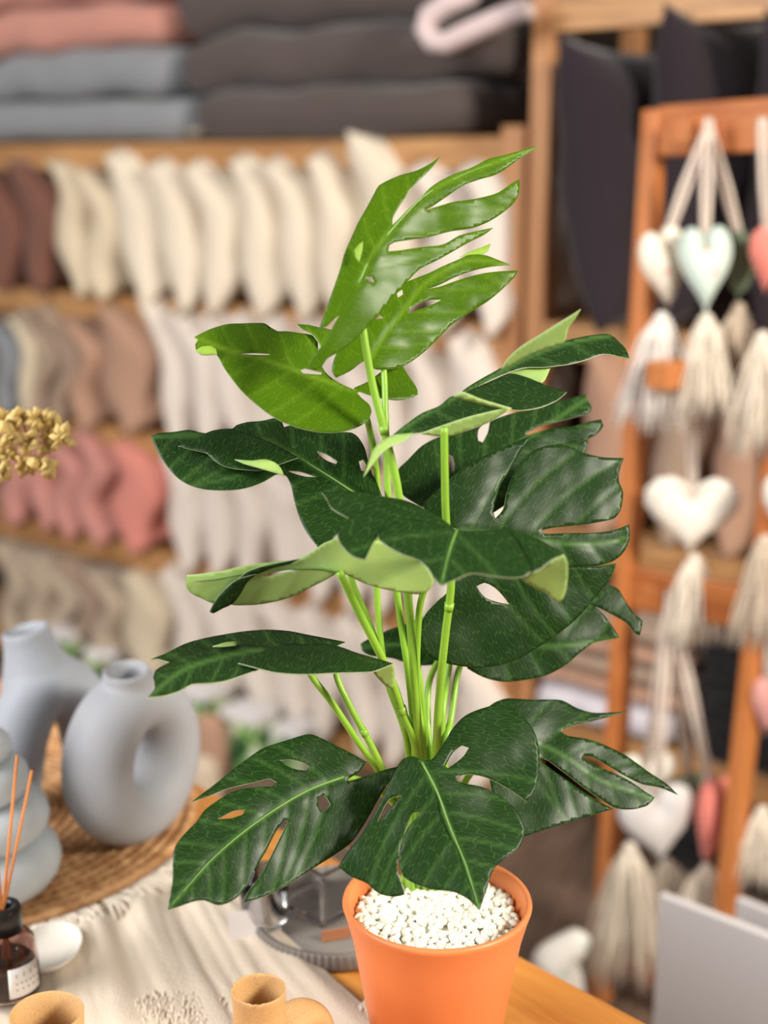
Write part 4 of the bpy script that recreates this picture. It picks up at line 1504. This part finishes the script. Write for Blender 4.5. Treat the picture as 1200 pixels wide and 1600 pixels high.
# cream throw with folds
M['throw'] = fabric('cream_muslin', '#E7D8C4', .12, 500, .5)
ca, cb, cc, cd = unz(-80, 1290, TZ), unz(330, 1368, TZ), unz(612, 1618, TZ), unz(-120, 1800, TZ)
throw = thing('throw_blanket', 'cream fringed throw lying in folds on the table', 'throw', ((ca + cb + cc + cd) / 4))
nx_, ny_ = 110, 60
vs_, fs = [], []


def throw_z(p, a, b):
    dm = max(0.0, min(1.0, (math.hypot(p.x - MC.x, p.y - MC.y) - MR - .004) / .03))
    e = min(1.0, (1 - a) / .05)
    f1 = noise.noise(Vector((a * 8 + .8 * math.sin(b * 2.0), b * .7, 1.3)))
    f2 = noise.noise(Vector((a * 19 + 1.2 * math.sin(b * 1.7), b * 1.1, 7.7)))
    h = .0135 * max(-.2, f1 + .25) + .0045 * abs(f2)
    fine = .0006 * noise.noise(Vector((a * 90, b * 60, 2)))
    return TZ + .0022 + dm * (.0005 + h * (0.3 + .7 * e) + fine)


for j in range(ny_ + 1):
    for i in range(nx_ + 1):
        a, b = i / nx_, j / ny_
        p = ca.lerp(cb, a).lerp(cd.lerp(cc, a), b)
        p = p + ED * .004 * noise.noise(Vector((b * 6, a * 3, 0)))
        vs_.append((p.x, p.y, throw_z(p, a, b)))
for j in range(ny_):
    for i in range(nx_):
        q_ = j * (nx_ + 1) + i
        fs.append((q_, q_ + nx_ + 1, q_ + nx_ + 2, q_ + 1))
tc_o = part('throw_cloth', MB().add(vs_, fs), M['throw'], throw)
sm = tc_o.modifiers.new('thickness', 'SOLIDIFY')
sm.thickness = .0018
sm.offset = 1.0
fr = MB()
rg = random.Random(5)
for i in range(240):            # knotted fringe along the front of the mat
    th = math.radians(-100 + 95 * rg.random())
    p = Vector((MC.x + (MR + .003) * math.cos(th), MC.y + (MR + .003) * math.sin(th), TZ + .008))
    dv = Vector((math.cos(th + rg.uniform(-.5, .5)), math.sin(th + rg.uniform(-.5, .5)), 0))
    l = rg.uniform(.02, .04)
    fr.tube([p, p + dv * l * .5 + Vector((0, 0, .004)), p + dv * l + Vector((0, 0, -.001))], [.0022, .0024, .001], 5)
part('fringe', fr, M['rope'], throw)['kind'] = 'stuff'
for x0_, x1_, y0_, cnt in ((205, 345, 1572, 300), (540, 585, 1588, 110)):      # loose fringe at the near end
    fr = MB()
    for i in range(cnt):
        px_ = rg.uniform(x0_, x1_)
        py_ = y0_ + abs(rg.gauss(0, 26)) - 8 * math.sin((px_ - x0_) / (x1_ - x0_) * math.pi)
        p = unz(px_, py_, TZ + .0085)
        dv = Vector((rg.uniform(-.35, .35), rg.uniform(.5, 1), rg.uniform(-.05, .08))).normalized()
        l = rg.uniform(.012, .024)
        fr.tube([p, p + dv * l * .5 + Vector((0, 0, .001)), p + dv * l + Vector((0, 0, -.004))], [.0014, .0012, .0006], 5)
    fo = part('fringe', fr, M['throw'], throw)
    fo['kind'] = 'stuff'

# ---- vases
M['grey_ceramic'] = plain('matte_grey_ceramic', '#A6A9AF', .6, 30, .05, .08, .35, bump_scale=500)
M['blue_ceramic'] = plain('matte_blue_grey_ceramic', '#A0A6AF', .6, 30, .05, .08, .35, bump_scale=500)
M['pale_ceramic'] = plain('matte_pale_blue_ceramic', '#C3CCD3', .6, 30, .04, .08, .35, bump_scale=500)


def ring_tube(mb, ctr, ex, ez, Rx, Rz, rr_t, rn, n=64, seg=28):
    en = Vector(ex).cross(Vector(ez)).normalized()
    vs_, fs = [], []
    for i in range(n):
        a = 2 * math.pi * i / n
        c = Vector(ctr) + Vector(ex) * (Rx * math.cos(a)) + Vector(ez) * (Rz * math.sin(a))
        out = (Vector(ex) * (Rz * math.cos(a)) + Vector(ez) * (Rx * math.sin(a))).normalized()
        for k in range(seg):
            b = 2 * math.pi * k / seg
            vs_.append(c + out * (rr_t * math.cos(b)) + en * (rn * math.sin(b)))
    for i in range(n):
        i2 = (i + 1) % n
        for k in range(seg):
            k2 = (k + 1) % seg
            fs.append((i * seg + k, i2 * seg + k, i2 * seg + k2, i * seg + k2))
    return mb.add(vs_, fs)


def neck(mb, base, top, r0, r1, wall, flare=1.0, seg=40):
    """open neck: closed wall with a cavity"""
    base, top = Vector(base), Vector(top)
    ax = (top - base)
    ln = ax.length
    q_ = Vector((0, 0, 1)).rotation_difference(ax.normalized()).to_matrix()
    prof = [(0, 0), (r0, 0), (r0 * .62 + r1 * .38, ln * .35), (r1, ln * .75), (r1 * flare, ln), (r1 * flare - wall * .5, ln + wall * .3), (r1 * flare - wall, ln), (r1 - wall, ln * .75), (r1 - wall, ln * .45), (0, ln * .42)]
    return mb.lathe(prof, base, seg, axis=q_)


def remesh(o, voxel, smooth=4):
    m = o.modifiers.new('blend', 'REMESH')
    m.mode = 'VOXEL'
    m.voxel_size = voxel
    m.use_smooth_shade = True
    s = o.modifiers.new('soften', 'SMOOTH')
    s.factor = .6
    s.iterations = smooth
    return o


# ring vase
def blend(name, mb, cut, mat, label, loc, voxel):
    """melt overlapping solids into one body and hollow out the mouth"""
    tmp = bpy.data.objects.new('tmp_body', mb.mesh('tmp_body', loc))
    ct = bpy.data.objects.new('tmp_cut', cut.mesh('tmp_cut', loc))
    COL.objects.link(tmp)
    COL.objects.link(ct)
    remesh(tmp, voxel, 8)
    bo = tmp.modifiers.new('mouth', 'BOOLEAN')
    bo.operation = 'DIFFERENCE'
    bo.object = ct
    bpy.context.view_layer.update()
    dg = bpy.context.evaluated_depsgraph_get()
    me = bpy.data.meshes.new_from_object(tmp.evaluated_get(dg))
    bpy.data.objects.remove(tmp)
    bpy.data.objects.remove(ct)
    me.name = name
    me.materials.clear()
    me.materials.append(mat)
    me.polygons.foreach_set('use_smooth', [True] * len(me.polygons))
    o = bpy.data.objects.new(name, me)
    COL.objects.link(o)
    o.location = loc
    return tag(o, label, 'vase')


def solid_cone(mb, base, top, prof_r, seg=40):
    base, top = Vector(base), Vector(top)
    ax = top - base
    q_ = Vector((0, 0, 1)).rotation_difference(ax.normalized()).to_matrix()
    n = len(prof_r) - 1
    return mb.lathe([(0, 0)] + [(r_, ax.length * i / n) for i, r_ in enumerate(prof_r)] + [(0, ax.length)], base, seg, axis=q_)


b0 = unz(214, 1310, MATTOP)
k = mpp(b0)
ex = Vector((math.cos(R(61)), math.sin(R(61)), 0))
mb = MB()
ctr = b0 + Vector((0, 0, 138 * k))
ring_tube(mb, ctr, ex, UP, 82 * k, 91 * k, 46 * k, 58 * k)
ntop = un(197, 1046, b0.y - .01)
nbot = un(203, 1108, b0.y - .005)
solid_cone(mb, nbot, ntop, [48 * k, 47 * k, 43 * k, 39 * k, 36.5 * k, 36 * k])
cut = MB()
dn = (nbot - ntop).normalized()
solid_cone(cut, ntop + dn * 95 * k, ntop - dn * .01, [24 * k, 30 * k, 31.5 * k, 31.5 * k])
blend('ring_vase', mb, cut, M['grey_ceramic'], 'grey ring shaped vase with a hole, on the jute mat', b0, .0022)

# arch vase behind
Yb = b0.y + .10
b1 = un(85, 1270, Yb)
k = mpp(b1)
mb = MB()
zb = MATTOP
path_px = [(16, 1300), (18, 1220), (28, 1150), (52, 1092), (88, 1068), (122, 1092), (140, 1150), (146, 1220), (148, 1300)]
pp = [un(x, y, Yb + (x - 85) * .0006) for x, y in path_px]
for i in (0, -1):
    pp[i].z = zb + .002
mid = []
for i in range(len(pp) - 1):
    p0, p1, p2, p3 = pp[max(i - 1, 0)], pp[i], pp[i + 1], pp[min(i + 2, len(pp) - 1)]
    for j in range(6):
        t = j / 6
        mid.append(.5 * ((2 * p1) + (p2 - p0) * t + (2 * p0 - 5 * p1 + 4 * p2 - p3) * t * t + (-p0 + 3 * p1 - 3 * p2 + p3) * t ** 3))
mid.append(pp[-1])
mb.tube(mid, [46 * k] * len(mid), 24)
nbot, ntop = un(66, 1078, Yb), un(39, 982, Yb)
solid_cone(mb, nbot, ntop, [62 * k, 58 * k, 50 * k, 43 * k, 38 * k, 36 * k])
cut = MB()
dn = (nbot - ntop).normalized()
solid_cone(cut, ntop + dn * 100 * k, ntop - dn * .01, [24 * k, 30 * k, 31.5 * k, 31.5 * k])
blend('arch_vase', mb, cut, M['blue_ceramic'], 'blue grey arch shaped vase behind the ring vase', Vector((b1.x, b1.y, zb)), .0024)

# stacked vase at the left edge
b2 = unz(-30, 1385, MATTOP)
k = mpp(b2)
prof = [(0, 0), (95 * k, 0)]
zz = 0
for (rb, hb) in ((126, 88), (112, 72), (86, 64), (62, 50)):
    for j in range(9):
        a = -math.pi / 2 + math.pi * j / 8
        prof.append(((rb - hb * .55 + hb * .55 * math.cos(a)) * k, (zz + hb / 2 + hb / 2 * math.sin(a)) * k))
    zz += hb * .93
prof += [(34 * k, (zz + 6) * k), (30 * k, (zz + 30) * k), (34 * k, (zz + 40) * k), (30 * k, (zz + 40) * k), (26 * k, (zz + 28) * k), (26 * k, zz * .9 * k), (0, zz * .88 * k)]
single('stacked_vase', MB().lathe(prof, b2, 64), M['pale_ceramic'], 'pale blue stacked ring vase cut by the left edge', 'vase', b2)
VTOP = b2 + Vector((0, 0, zz * .9 * k))

# dried yellow flower standing in it
M['yellow'] = plain('dried_yellow_petal', '#F0D388', .8, 90, .3)
M['drystem'] = plain('dry_stem', '#A98A4E', .8, 60, .2)
fl_ = thing('dried_flower', 'dried pale yellow blossom sprig at the left edge', 'flower', VTOP)
pA = un(-28, 900, b2.y)
pB = un(-20, 740, b2.y - .02)
pC = un(45, 688, b2.y - .04)
part('stem', MB().tube([VTOP, VTOP.lerp(pA, .6), pA, pB, un(0, 702, b2.y - .03), pC], [.0022, .002, .002, .0017, .0014, .0008], 6), M['drystem'], fl_)
rg = random.Random(12)
for cx_, cy_ in ((8, 655), (35, 650), (62, 652), (85, 665), (98, 684), (15, 680), (45, 690), (72, 690), (12, 712), (40, 722), (66, 728), (5, 738), (78, 735), (-15, 690), (-12, 720)):
    mb = MB()
    c = un(cx_, cy_, b2.y - .04 + rg.uniform(-.02, .02))
    for i in range(16):
        dv = Vector((rg.uniform(-1, 1), rg.uniform(-1, 1), rg.uniform(-1, 1))).normalized()
        ln = rg.uniform(.008, .016)
        sd = dv.orthogonal().normalized()
        up_ = dv.cross(sd)
        tip = c + dv * ln
        wv_ = ln * .42
        vs_ = [c, c + dv * ln * .5 + sd * wv_, tip + up_ * .002, c + dv * ln * .5 - sd * wv_, c + dv * ln * .5 + up_ * .003, c + dv * ln * .5 - up_ * .0006]
        mb.add(vs_, [(0, 1, 4), (1, 2, 4), (2, 3, 4), (3, 0, 4), (1, 0, 5), (2, 1, 5), (3, 2, 5), (0, 3, 5)])
    bl = part('blossom', mb, M['yellow'], fl_)
    part('twig', MB().tube([c, c.lerp(pC if cx_ > 20 else pB, .6) + Vector((0, 0, -.003))], [.0006, .0009], 5), M['drystem'], bl)

# ---- reed diffuser
M['amber'] = glass('smoky_amber_glass', (.62, .45, .42, 1), .03)
M['liquid'] = plain('dark_amber_oil', '#3A1C12', .1, 10, .05)
M['collar'] = plain('black_plastic_collar', '#1B191B', .35)
M['reed'] = plain('orange_reed', '#D98844', .7, 300, .2)
M['paper'] = plain('white_paper', '#EDEAE8', .8, 40, .03)
M['ink'] = plain('grey_ink', '#A09CA0', .8)
d0 = unz(14, 1548, TZ + .0125)
dz0 = TZ + .0125
d0.z = dz0
k = mpp(d0)
dif = thing('reed_diffuser', 'smoky glass reed diffuser bottle with orange sticks at the left edge', 'diffuser', d0)
rB = 50 * k
hB = 105 * k
prof = [(0, 0), (rB * .92, 0), (rB, .004), (rB * .97, hB * .55), (rB * .88, hB * .85), (rB * .66, hB * .98), (rB * .42, hB * 1.03), (rB * .40, hB * 1.2)]
inn = [(r - .0022 if r > .003 else 0, max(z, .0025)) for r, z in prof][::-1]
part('bottle', MB().lathe(prof + inn, d0, 48), M['amber'], dif)
part('oil', MB().lathe([(0, .003), (rB * .88, .003), (rB * .93, .006), (rB * .905, hB * .5), (0, hB * .5)], d0, 40), M['liquid'], dif)
part('collar', MB().lathe([(rB * .43, hB * 1.02), (rB * .56, hB * 1.02), (rB * .56, hB * 1.36), (rB * .50, hB * 1.42), (rB * .30, hB * 1.42), (rB * .30, hB * 1.3), (rB * .43, hB * 1.25)], d0, 36), M['collar'], dif, 'black collar')
for tx, ty, bx_, by_ in ((27, 1180, 8, 1535), (50, 1204, 6, 1540), (-20, 1190, 20, 1530), (-60, 1210, 25, 1535)):
    tip = un(tx, ty, d0.y + .015)
    foot = Vector((d0.x + (bx_ - 14) * k, d0.y + .004, dz0 + .006))
    neckp = Vector((d0.x + (tx - 14) * k * .04, d0.y, dz0 + hB * 1.35))
    part('reed', MB().tube([foot, neckp, tip], .0014, 7), M['reed'], dif)
# curved label with faint lettering
th0, th1 = R(-72), R(-8)
vs_, fs = [], []
for i in range(13):
    th = th0 + (th1 - th0) * i / 12
    for z in (hB * .16, hB * .62):
        rl = rB * 1.0 + .0006 - (0.0012 if z > hB * .4 else 0)
        vs_.append(d0 + Vector((rl * math.cos(th), rl * math.sin(th), z)))
fs = [(2 * i, 2 * i + 2, 2 * i + 3, 2 * i + 1) for i in range(12)]
lab = part('paper_label', MB().add(vs_, fs), M['paper'], dif, 'white paper label')
lab.modifiers.new('thickness', 'SOLIDIFY').thickness = .0003
txt = MB()
rg = random.Random(2)
for row, (zr, nch) in enumerate(((.50, 4), (.38, 6), (.28, 5))):
    for i in range(nch):
        th = R(-58) + R(42) * i / max(1, nch - 1)
        rl = rB + .0008 - .0006 * (zr > .45)
        c = d0 + Vector((rl * math.cos(th), rl * math.sin(th), hB * zr))
        tg = Vector((-math.sin(th), math.cos(th), 0))
        nn = Vector((math.cos(th), math.sin(th), 0))
        txt.box(c, tg * (.0007 if row else .0004), nn * .0003, (0, 0, .0006 if row else .0018))
part('lettering', txt, M['ink'], lab)

# white ceramic dish beside it
M['porcelain'] = plain('cream_porcelain', '#E9E4DA', .25, 20, .03)
d1 = unz(78, 1494, TZ + .012)
d1.z = TZ + .0125
k = mpp(d1)
rD = 50 * k
single('ceramic_dish', MB().lathe([(0, .0), (rD * .6, 0), (rD * .9, .004), (rD, .010), (rD * .985, .0115), (rD * .96, .0105), (rD * .82, .006), (rD * .5, .0042), (0, .004)], d1, 56, rmod=lambda th, z: 1 / math.sqrt(math.cos(th) ** 2 + (math.sin(th) / 1.35) ** 2)),
       M['porcelain'], 'cream ceramic dish behind the reed diffuser', 'dish', d1)


# ---- speckled sand vases in front
def speckle(name, base, dark, scale=420):
    m, nt, b = new_mat(name)
    tc = N(nt, 'ShaderNodeTexCoord')
    n1 = N(nt, 'ShaderNodeTexNoise')
    n1.inputs['Scale'].default_value = scale
    n1.inputs['Detail'].default_value = 3
    nt.links.new(tc.outputs['Object'], n1.inputs['Vector'])
    cr = N(nt, 'ShaderNodeValToRGB')
    cr.color_ramp.elements[0].position = .32
    cr.color_ramp.elements[0].color = lin(dark)
    cr.color_ramp.elements[1].position = .5
    cr.color_ramp.elements[1].color = lin(base)
    nt.links.new(n1.outputs['Fac'], cr.inputs['Fac'])
    nt.links.new(cr.outputs['Color'], b.inputs['Base Color'])
    bp = N(nt, 'ShaderNodeBump')
    bp.inputs['Strength'].default_value = .3
    bp.inputs['Distance'].default_value = .0006
    nt.links.new(n1.outputs['Fac'], bp.inputs['Height'])
    nt.links.new(bp.outputs['Normal'], b.inputs['Normal'])
    b.inputs['Roughness'].default_value = .65
    return m


M['sand'] = speckle('speckled_sand_ceramic', '#C9A06C', '#AD8452', 1300)
vt = unz(404, 1545, .885)
k = mpp(vt)
mb = MB()
bd = unz(404, 1545, .885)
bz = TZ + .012
r0 = 44 * k
# long open neck
lnk = vt.z - bz - .012
prof = [(0, 0), (r0 * 1.15, 0), (r0 * 1.18, lnk * .25), (r0 * .98, lnk * .6), (r0 * .93, lnk * .85), (r0 * .99, lnk), (r0 * .95, lnk + .0012), (r0 * .90, lnk), (r0 * .84, lnk * .85), (r0 * .84, lnk * .3), (0, lnk * .28)]
mb.lathe(prof, (vt.x, vt.y, vt.z - lnk), 56)
ring_tube(mb, Vector((vt.x + 46 * k, vt.y + .040, bz + .036)), Vector((math.cos(R(55)), math.sin(R(55)), 0)), UP, .028, .024, .0115, .016, 56, 24)
mb.lathe([(0, 0), (.026, 0), (.030, .006), (.026, .012), (0, .014)], (vt.x + 18 * k, vt.y + .016, bz), 40)
o = single('sand_vase', mb, M['sand'], 'speckled sand coloured vase with open neck nearest the pot', 'vase', Vector((vt.x, vt.y, bz)))
remesh(o, .0014, 3)
vt2 = unz(73, 1583, .895)
k = mpp(vt2)
r0 = 58 * k
lnk = vt2.z - bz
prof = [(0, 0), (r0 * 1.2, 0), (r0 * 1.75, lnk * .16), (r0 * 1.8, lnk * .32), (r0 * 1.25, lnk * .62), (r0 * .95, lnk * .84), (r0 * .99, lnk), (r0 * .96, lnk + .0012), (r0 * .91, lnk), (r0 * .87, lnk * .84), (r0 * 1.1, lnk * .62), (r0 * 1.3, lnk * .4), (0, lnk * .1)]
single('sand_vase', MB().lathe(prof, (vt2.x, vt2.y, bz), 72), M['sand'], 'speckled sand coloured vase in the bottom left corner', 'vase', Vector((vt2.x, vt2.y, bz)))

# ---- grey ribbed tray with glassware behind the pot
M['greytray'] = plain('grey_ribbed_resin', '#78726C', .55, 40, .08)
M['clear'] = glass('clear_glass')
M['kraft'] = plain('kraft_tag', '#A66B48', .8, 120, .15)
tp = unz(528, 1446, TZ)
tp.z = TZ + .0005
RT_ = .082
tray = thing('ribbed_tray', 'round grey ribbed tray behind the orange pot', 'tray', tp)
part('ribbed_wall', MB().lathe([(RT_ * .93, 0), (RT_ * .97, .002), (RT_, .004), (RT_, .017), (RT_ * .985, .019), (RT_ * .95, .019), (RT_ * .94, .017), (RT_ * .94, .006), (RT_ * .93, .0035)], tp, 480,
                               rmod=lambda th, z: 1 + (.010 * math.cos(80 * th) if .003 < z < .018 else 0)), M['greytray'], tray)
part('tray_base', MB().lathe([(0, .001), (RT_ * .94, .001), (RT_ * .94, .006), (0, .006)], tp, 72), M['greytray'], tray)
gz = tp.z + .0065
g0 = unz(505, 1428, gz + .012)
g0.z = gz


def square_glass(c, half, h, wall, yaw):
    e1 = Vector((math.cos(yaw), math.sin(yaw), 0))
    e2 = Vector((-math.sin(yaw), math.cos(yaw), 0))
    mb = MB()
    vs_ = []
    for hw, z in ((half, 0), (half, h), (half - wall, h), (half - wall, wall * 1.6)):
        for sx, sy in ((-1, -1), (1, -1), (1, 1), (-1, 1)):
            vs_.append(c + e1 * (hw * sx) + e2 * (hw * sy) + UP * z)
    fs = [(3, 2, 1, 0), (12, 13, 14, 15)]
    for r_ in range(3):
        for i in range(4):
            i2 = (i + 1) % 4
            fs.append((r_ * 4 + i, r_ * 4 + i2, r_ * 4 + 4 + i2, r_ * 4 + 4 + i))
    return mb.add(vs_, fs, False)


sq = thing('glass_box', 'square clear glass holder on the grey tray', 'glass holder', g0 + Vector((0, .035, 0)))
bevel(part('glass_body', square_glass(g0 + Vector((0, .035, 0)), .030, .055, .004, R(45)), M['clear'], sq), .0012)
cc_ = unz(525, 1450, gz + .012)
e1 = Vector((.95, .3, 0)).normalized()
tagk = single('kraft_tag', MB().box(Vector((cc_.x, cc_.y, gz + .0055)), e1 * .0135, Vector((-.3, .95, 0)).normalized() * .0012, (0, 0, .005)), M['kraft'], 'small brown kraft tag on the grey tray', 'tag', Vector((cc_.x, cc_.y, gz + .0005)))
g1 = unz(414, 1452, TZ + .006)
g1.z = TZ + .014
rT = .024
single('glass_tumbler', MB().lathe([(0, 0), (rT * .8, 0), (rT * .86, .003), (rT, .05), (rT * .97, .0505), (rT * .93, .05), (rT * .80, .008), (0, .007)], g1, 40), M['clear'],
       'small clear glass tumbler left of the grey tray', 'glass', g1)
c = unz(386, 1446, TZ + .02)
tg_ = unz(386, 1464, TZ + .01)
o = single('paper_tag', MB().box(Vector((tg_.x, tg_.y, TZ + .022)), Vector((.0165, .002, 0)), Vector((0, .0008, 0)), (0, .003, .013)), M['paper'], 'white paper tag leaning on the glass tumbler', 'tag', Vector((tg_.x, tg_.y, TZ + .009)))

# ------------------------------------------------------------------ things on the floor at the right
M['board'] = plain('pale_grey_board', '#DAD6D6', .75, 6, .04)


def board(px, py, Y, qx, qy, label, thick=.012):
    TL = un(px, py, Y)
    TRp = unz(qx, qy, TL.z)
    d = (TRp - TL).normalized()
    nn = Vector((d.y, -d.x, 0))
    if nn.y > 0:
        nn = -nn
    a, b_ = TL, TL + d * .5
    c = (a + b_) / 2 - nn * thick / 2
    mb = MB().box((c.x, c.y, TL.z / 2 + .0005), d * .25, nn * thick / 2, (0, 0, TL.z / 2))
    return bevel(single('display_board', mb, M['board'], label, 'board', Vector((c.x, c.y, 0))), .002)


board(1030, 1398, 1.60, 1200, 1464, 'large pale grey board standing at the bottom right')
board(1150, 1404, 1.72, 1200, 1424, 'second pale board behind the large one at the right edge')

M['pouch'] = dotted('white_printed_cotton', '#EFEAE2', '#C9D8CC', 26, .3)
pY = 2.0
out = [(100, 880), (150, 830), (220, 790), (300, 760), (345, 775), (366, 800), (350, 860), (315, 905), (328, 970), (338, 1040), (345, 1180), (330, 1295), (180, 1295), (110, 1180), (85, 1040), (100, 950)]
P3 = [un(800 + x / 3, 1200 + y / 3, pY) for x, y in out]
oc = Vector((P3[0].x, pY, min(p.z for p in P3)))
ol = [(p.x - oc.x, p.z - oc.z) for p in P3]
oc2 = Vector((oc.x, oc.y, .001))
o = single('fabric_pouch', puffy(ol, .035, .05, oc2 + Vector((0, 0, max(0.0, oc.z - .001))), Vector((1, 0, 0)), UP, .006), M['pouch'], 'white printed fabric pouch on the floor behind the table edge', 'pouch', oc)
weld(o, .0002)

# ------------------------------------------------------------------ green printed boxes and bundles in front of the shelves
def leafprint(name):
    m, nt, b = new_mat(name)
    tc = N(nt, 'ShaderNodeTexCoord')
    n1 = N(nt, 'ShaderNodeTexNoise')
    n1.inputs['Scale'].default_value = 17
    n1.inputs['Detail'].default_value = 4
    nt.links.new(tc.outputs['Object'], n1.inputs['Vector'])
    cr = N(nt, 'ShaderNodeValToRGB')
    e = cr.color_ramp.elements
    e[0].position, e[0].color = .36, lin('#1F4A2E')
    e[1].position, e[1].color = .62, lin('#E6E6DC')
    for ps, cl in ((.46, '#3E7A43'), (.50, '#8DB45E'), (.55, '#C9D7A8')):
        q_ = e.new(ps)
        q_.color = lin(cl)
    nt.links.new(n1.outputs['Fac'], cr.inputs['Fac'])
    nt.links.new(cr.outputs['Color'], b.inputs['Base Color'])
    b.inputs['Roughness'].default_value = .5
    return m


M['leafprint'] = leafprint('green_leaf_print')
M['lace'] = fabric('cream_lace', '#DCC9B0', .35, 160, .9, blotch=40)
M['lid'] = plain('white_card', '#E5E2E4', .6)


def printed_box(px, py, w, h, label, yaw):
    p = unz(px, py, 0.0)
    k = mpp(p)
    e1 = Vector((math.cos(yaw), math.sin(yaw), 0))
    e2 = Vector((-math.sin(yaw), math.cos(yaw), 0))
    t = thing('printed_box', label, 'box', p, 'green printed boxes before the shelves')
    hh = h * k
    bevel(part('carton', MB().box(p + UP * (hh / 2 + .0005), e1 * w * k / 2, e2 * .045, UP * hh / 2), M['leafprint'], t), .003)
    bevel(part('lid', MB().box(p + UP * (hh + .012), e1 * (w * k / 2 + .002), e2 * .047, UP * .011), M['lid'], t), .003)
    return t


printed_box(108, 1066, 62, 78, 'green printed box between the two grey vases, left one', R(-35))
printed_box(172, 1080, 54, 62, 'green printed box between the two grey vases, right one', R(-20))
printed_box(322, 1170, 50, 90, 'green printed box right of the ring vase, nearest it', R(-40))
printed_box(392, 1196, 72, 82, 'green printed box under the flat lower left leaf', R(-35))
printed_box(462, 1200, 54, 60, 'green printed box behind the thin lower stems', R(-30))


def floor_pouch(px, py, w, h, mat, label, name, cat, T=.03):
    p = unz(px, py, .002)
    k = mpp(p)
    W_, H_ = w * k, h * k
    ol = [(-W_ * .45, 0), (W_ * .45, 0), (W_ * .5, H_ * .3), (W_ * .46, H_ * .75), (W_ * .3, H_ * .97), (0, H_), (-W_ * .3, H_ * .96), (-W_ * .47, H_ * .7), (-W_ * .5, H_ * .3)]
    return weld(single(name, puffy(ol, T, min(W_, H_) * .4, p, Vector((.9, -.42, 0)).normalized(), UP, .007), M[mat], label, cat, p), .0002)


floor_pouch(330, 1206, 58, 98, 'tan', 'small tan fabric bag right of the ring vase', 'fabric_bag', 'bag')
floor_pouch(318, 1262, 62, 88, 'lace', 'cream lace bag between ring vase and bottom left leaf', 'lace_bag', 'bag')
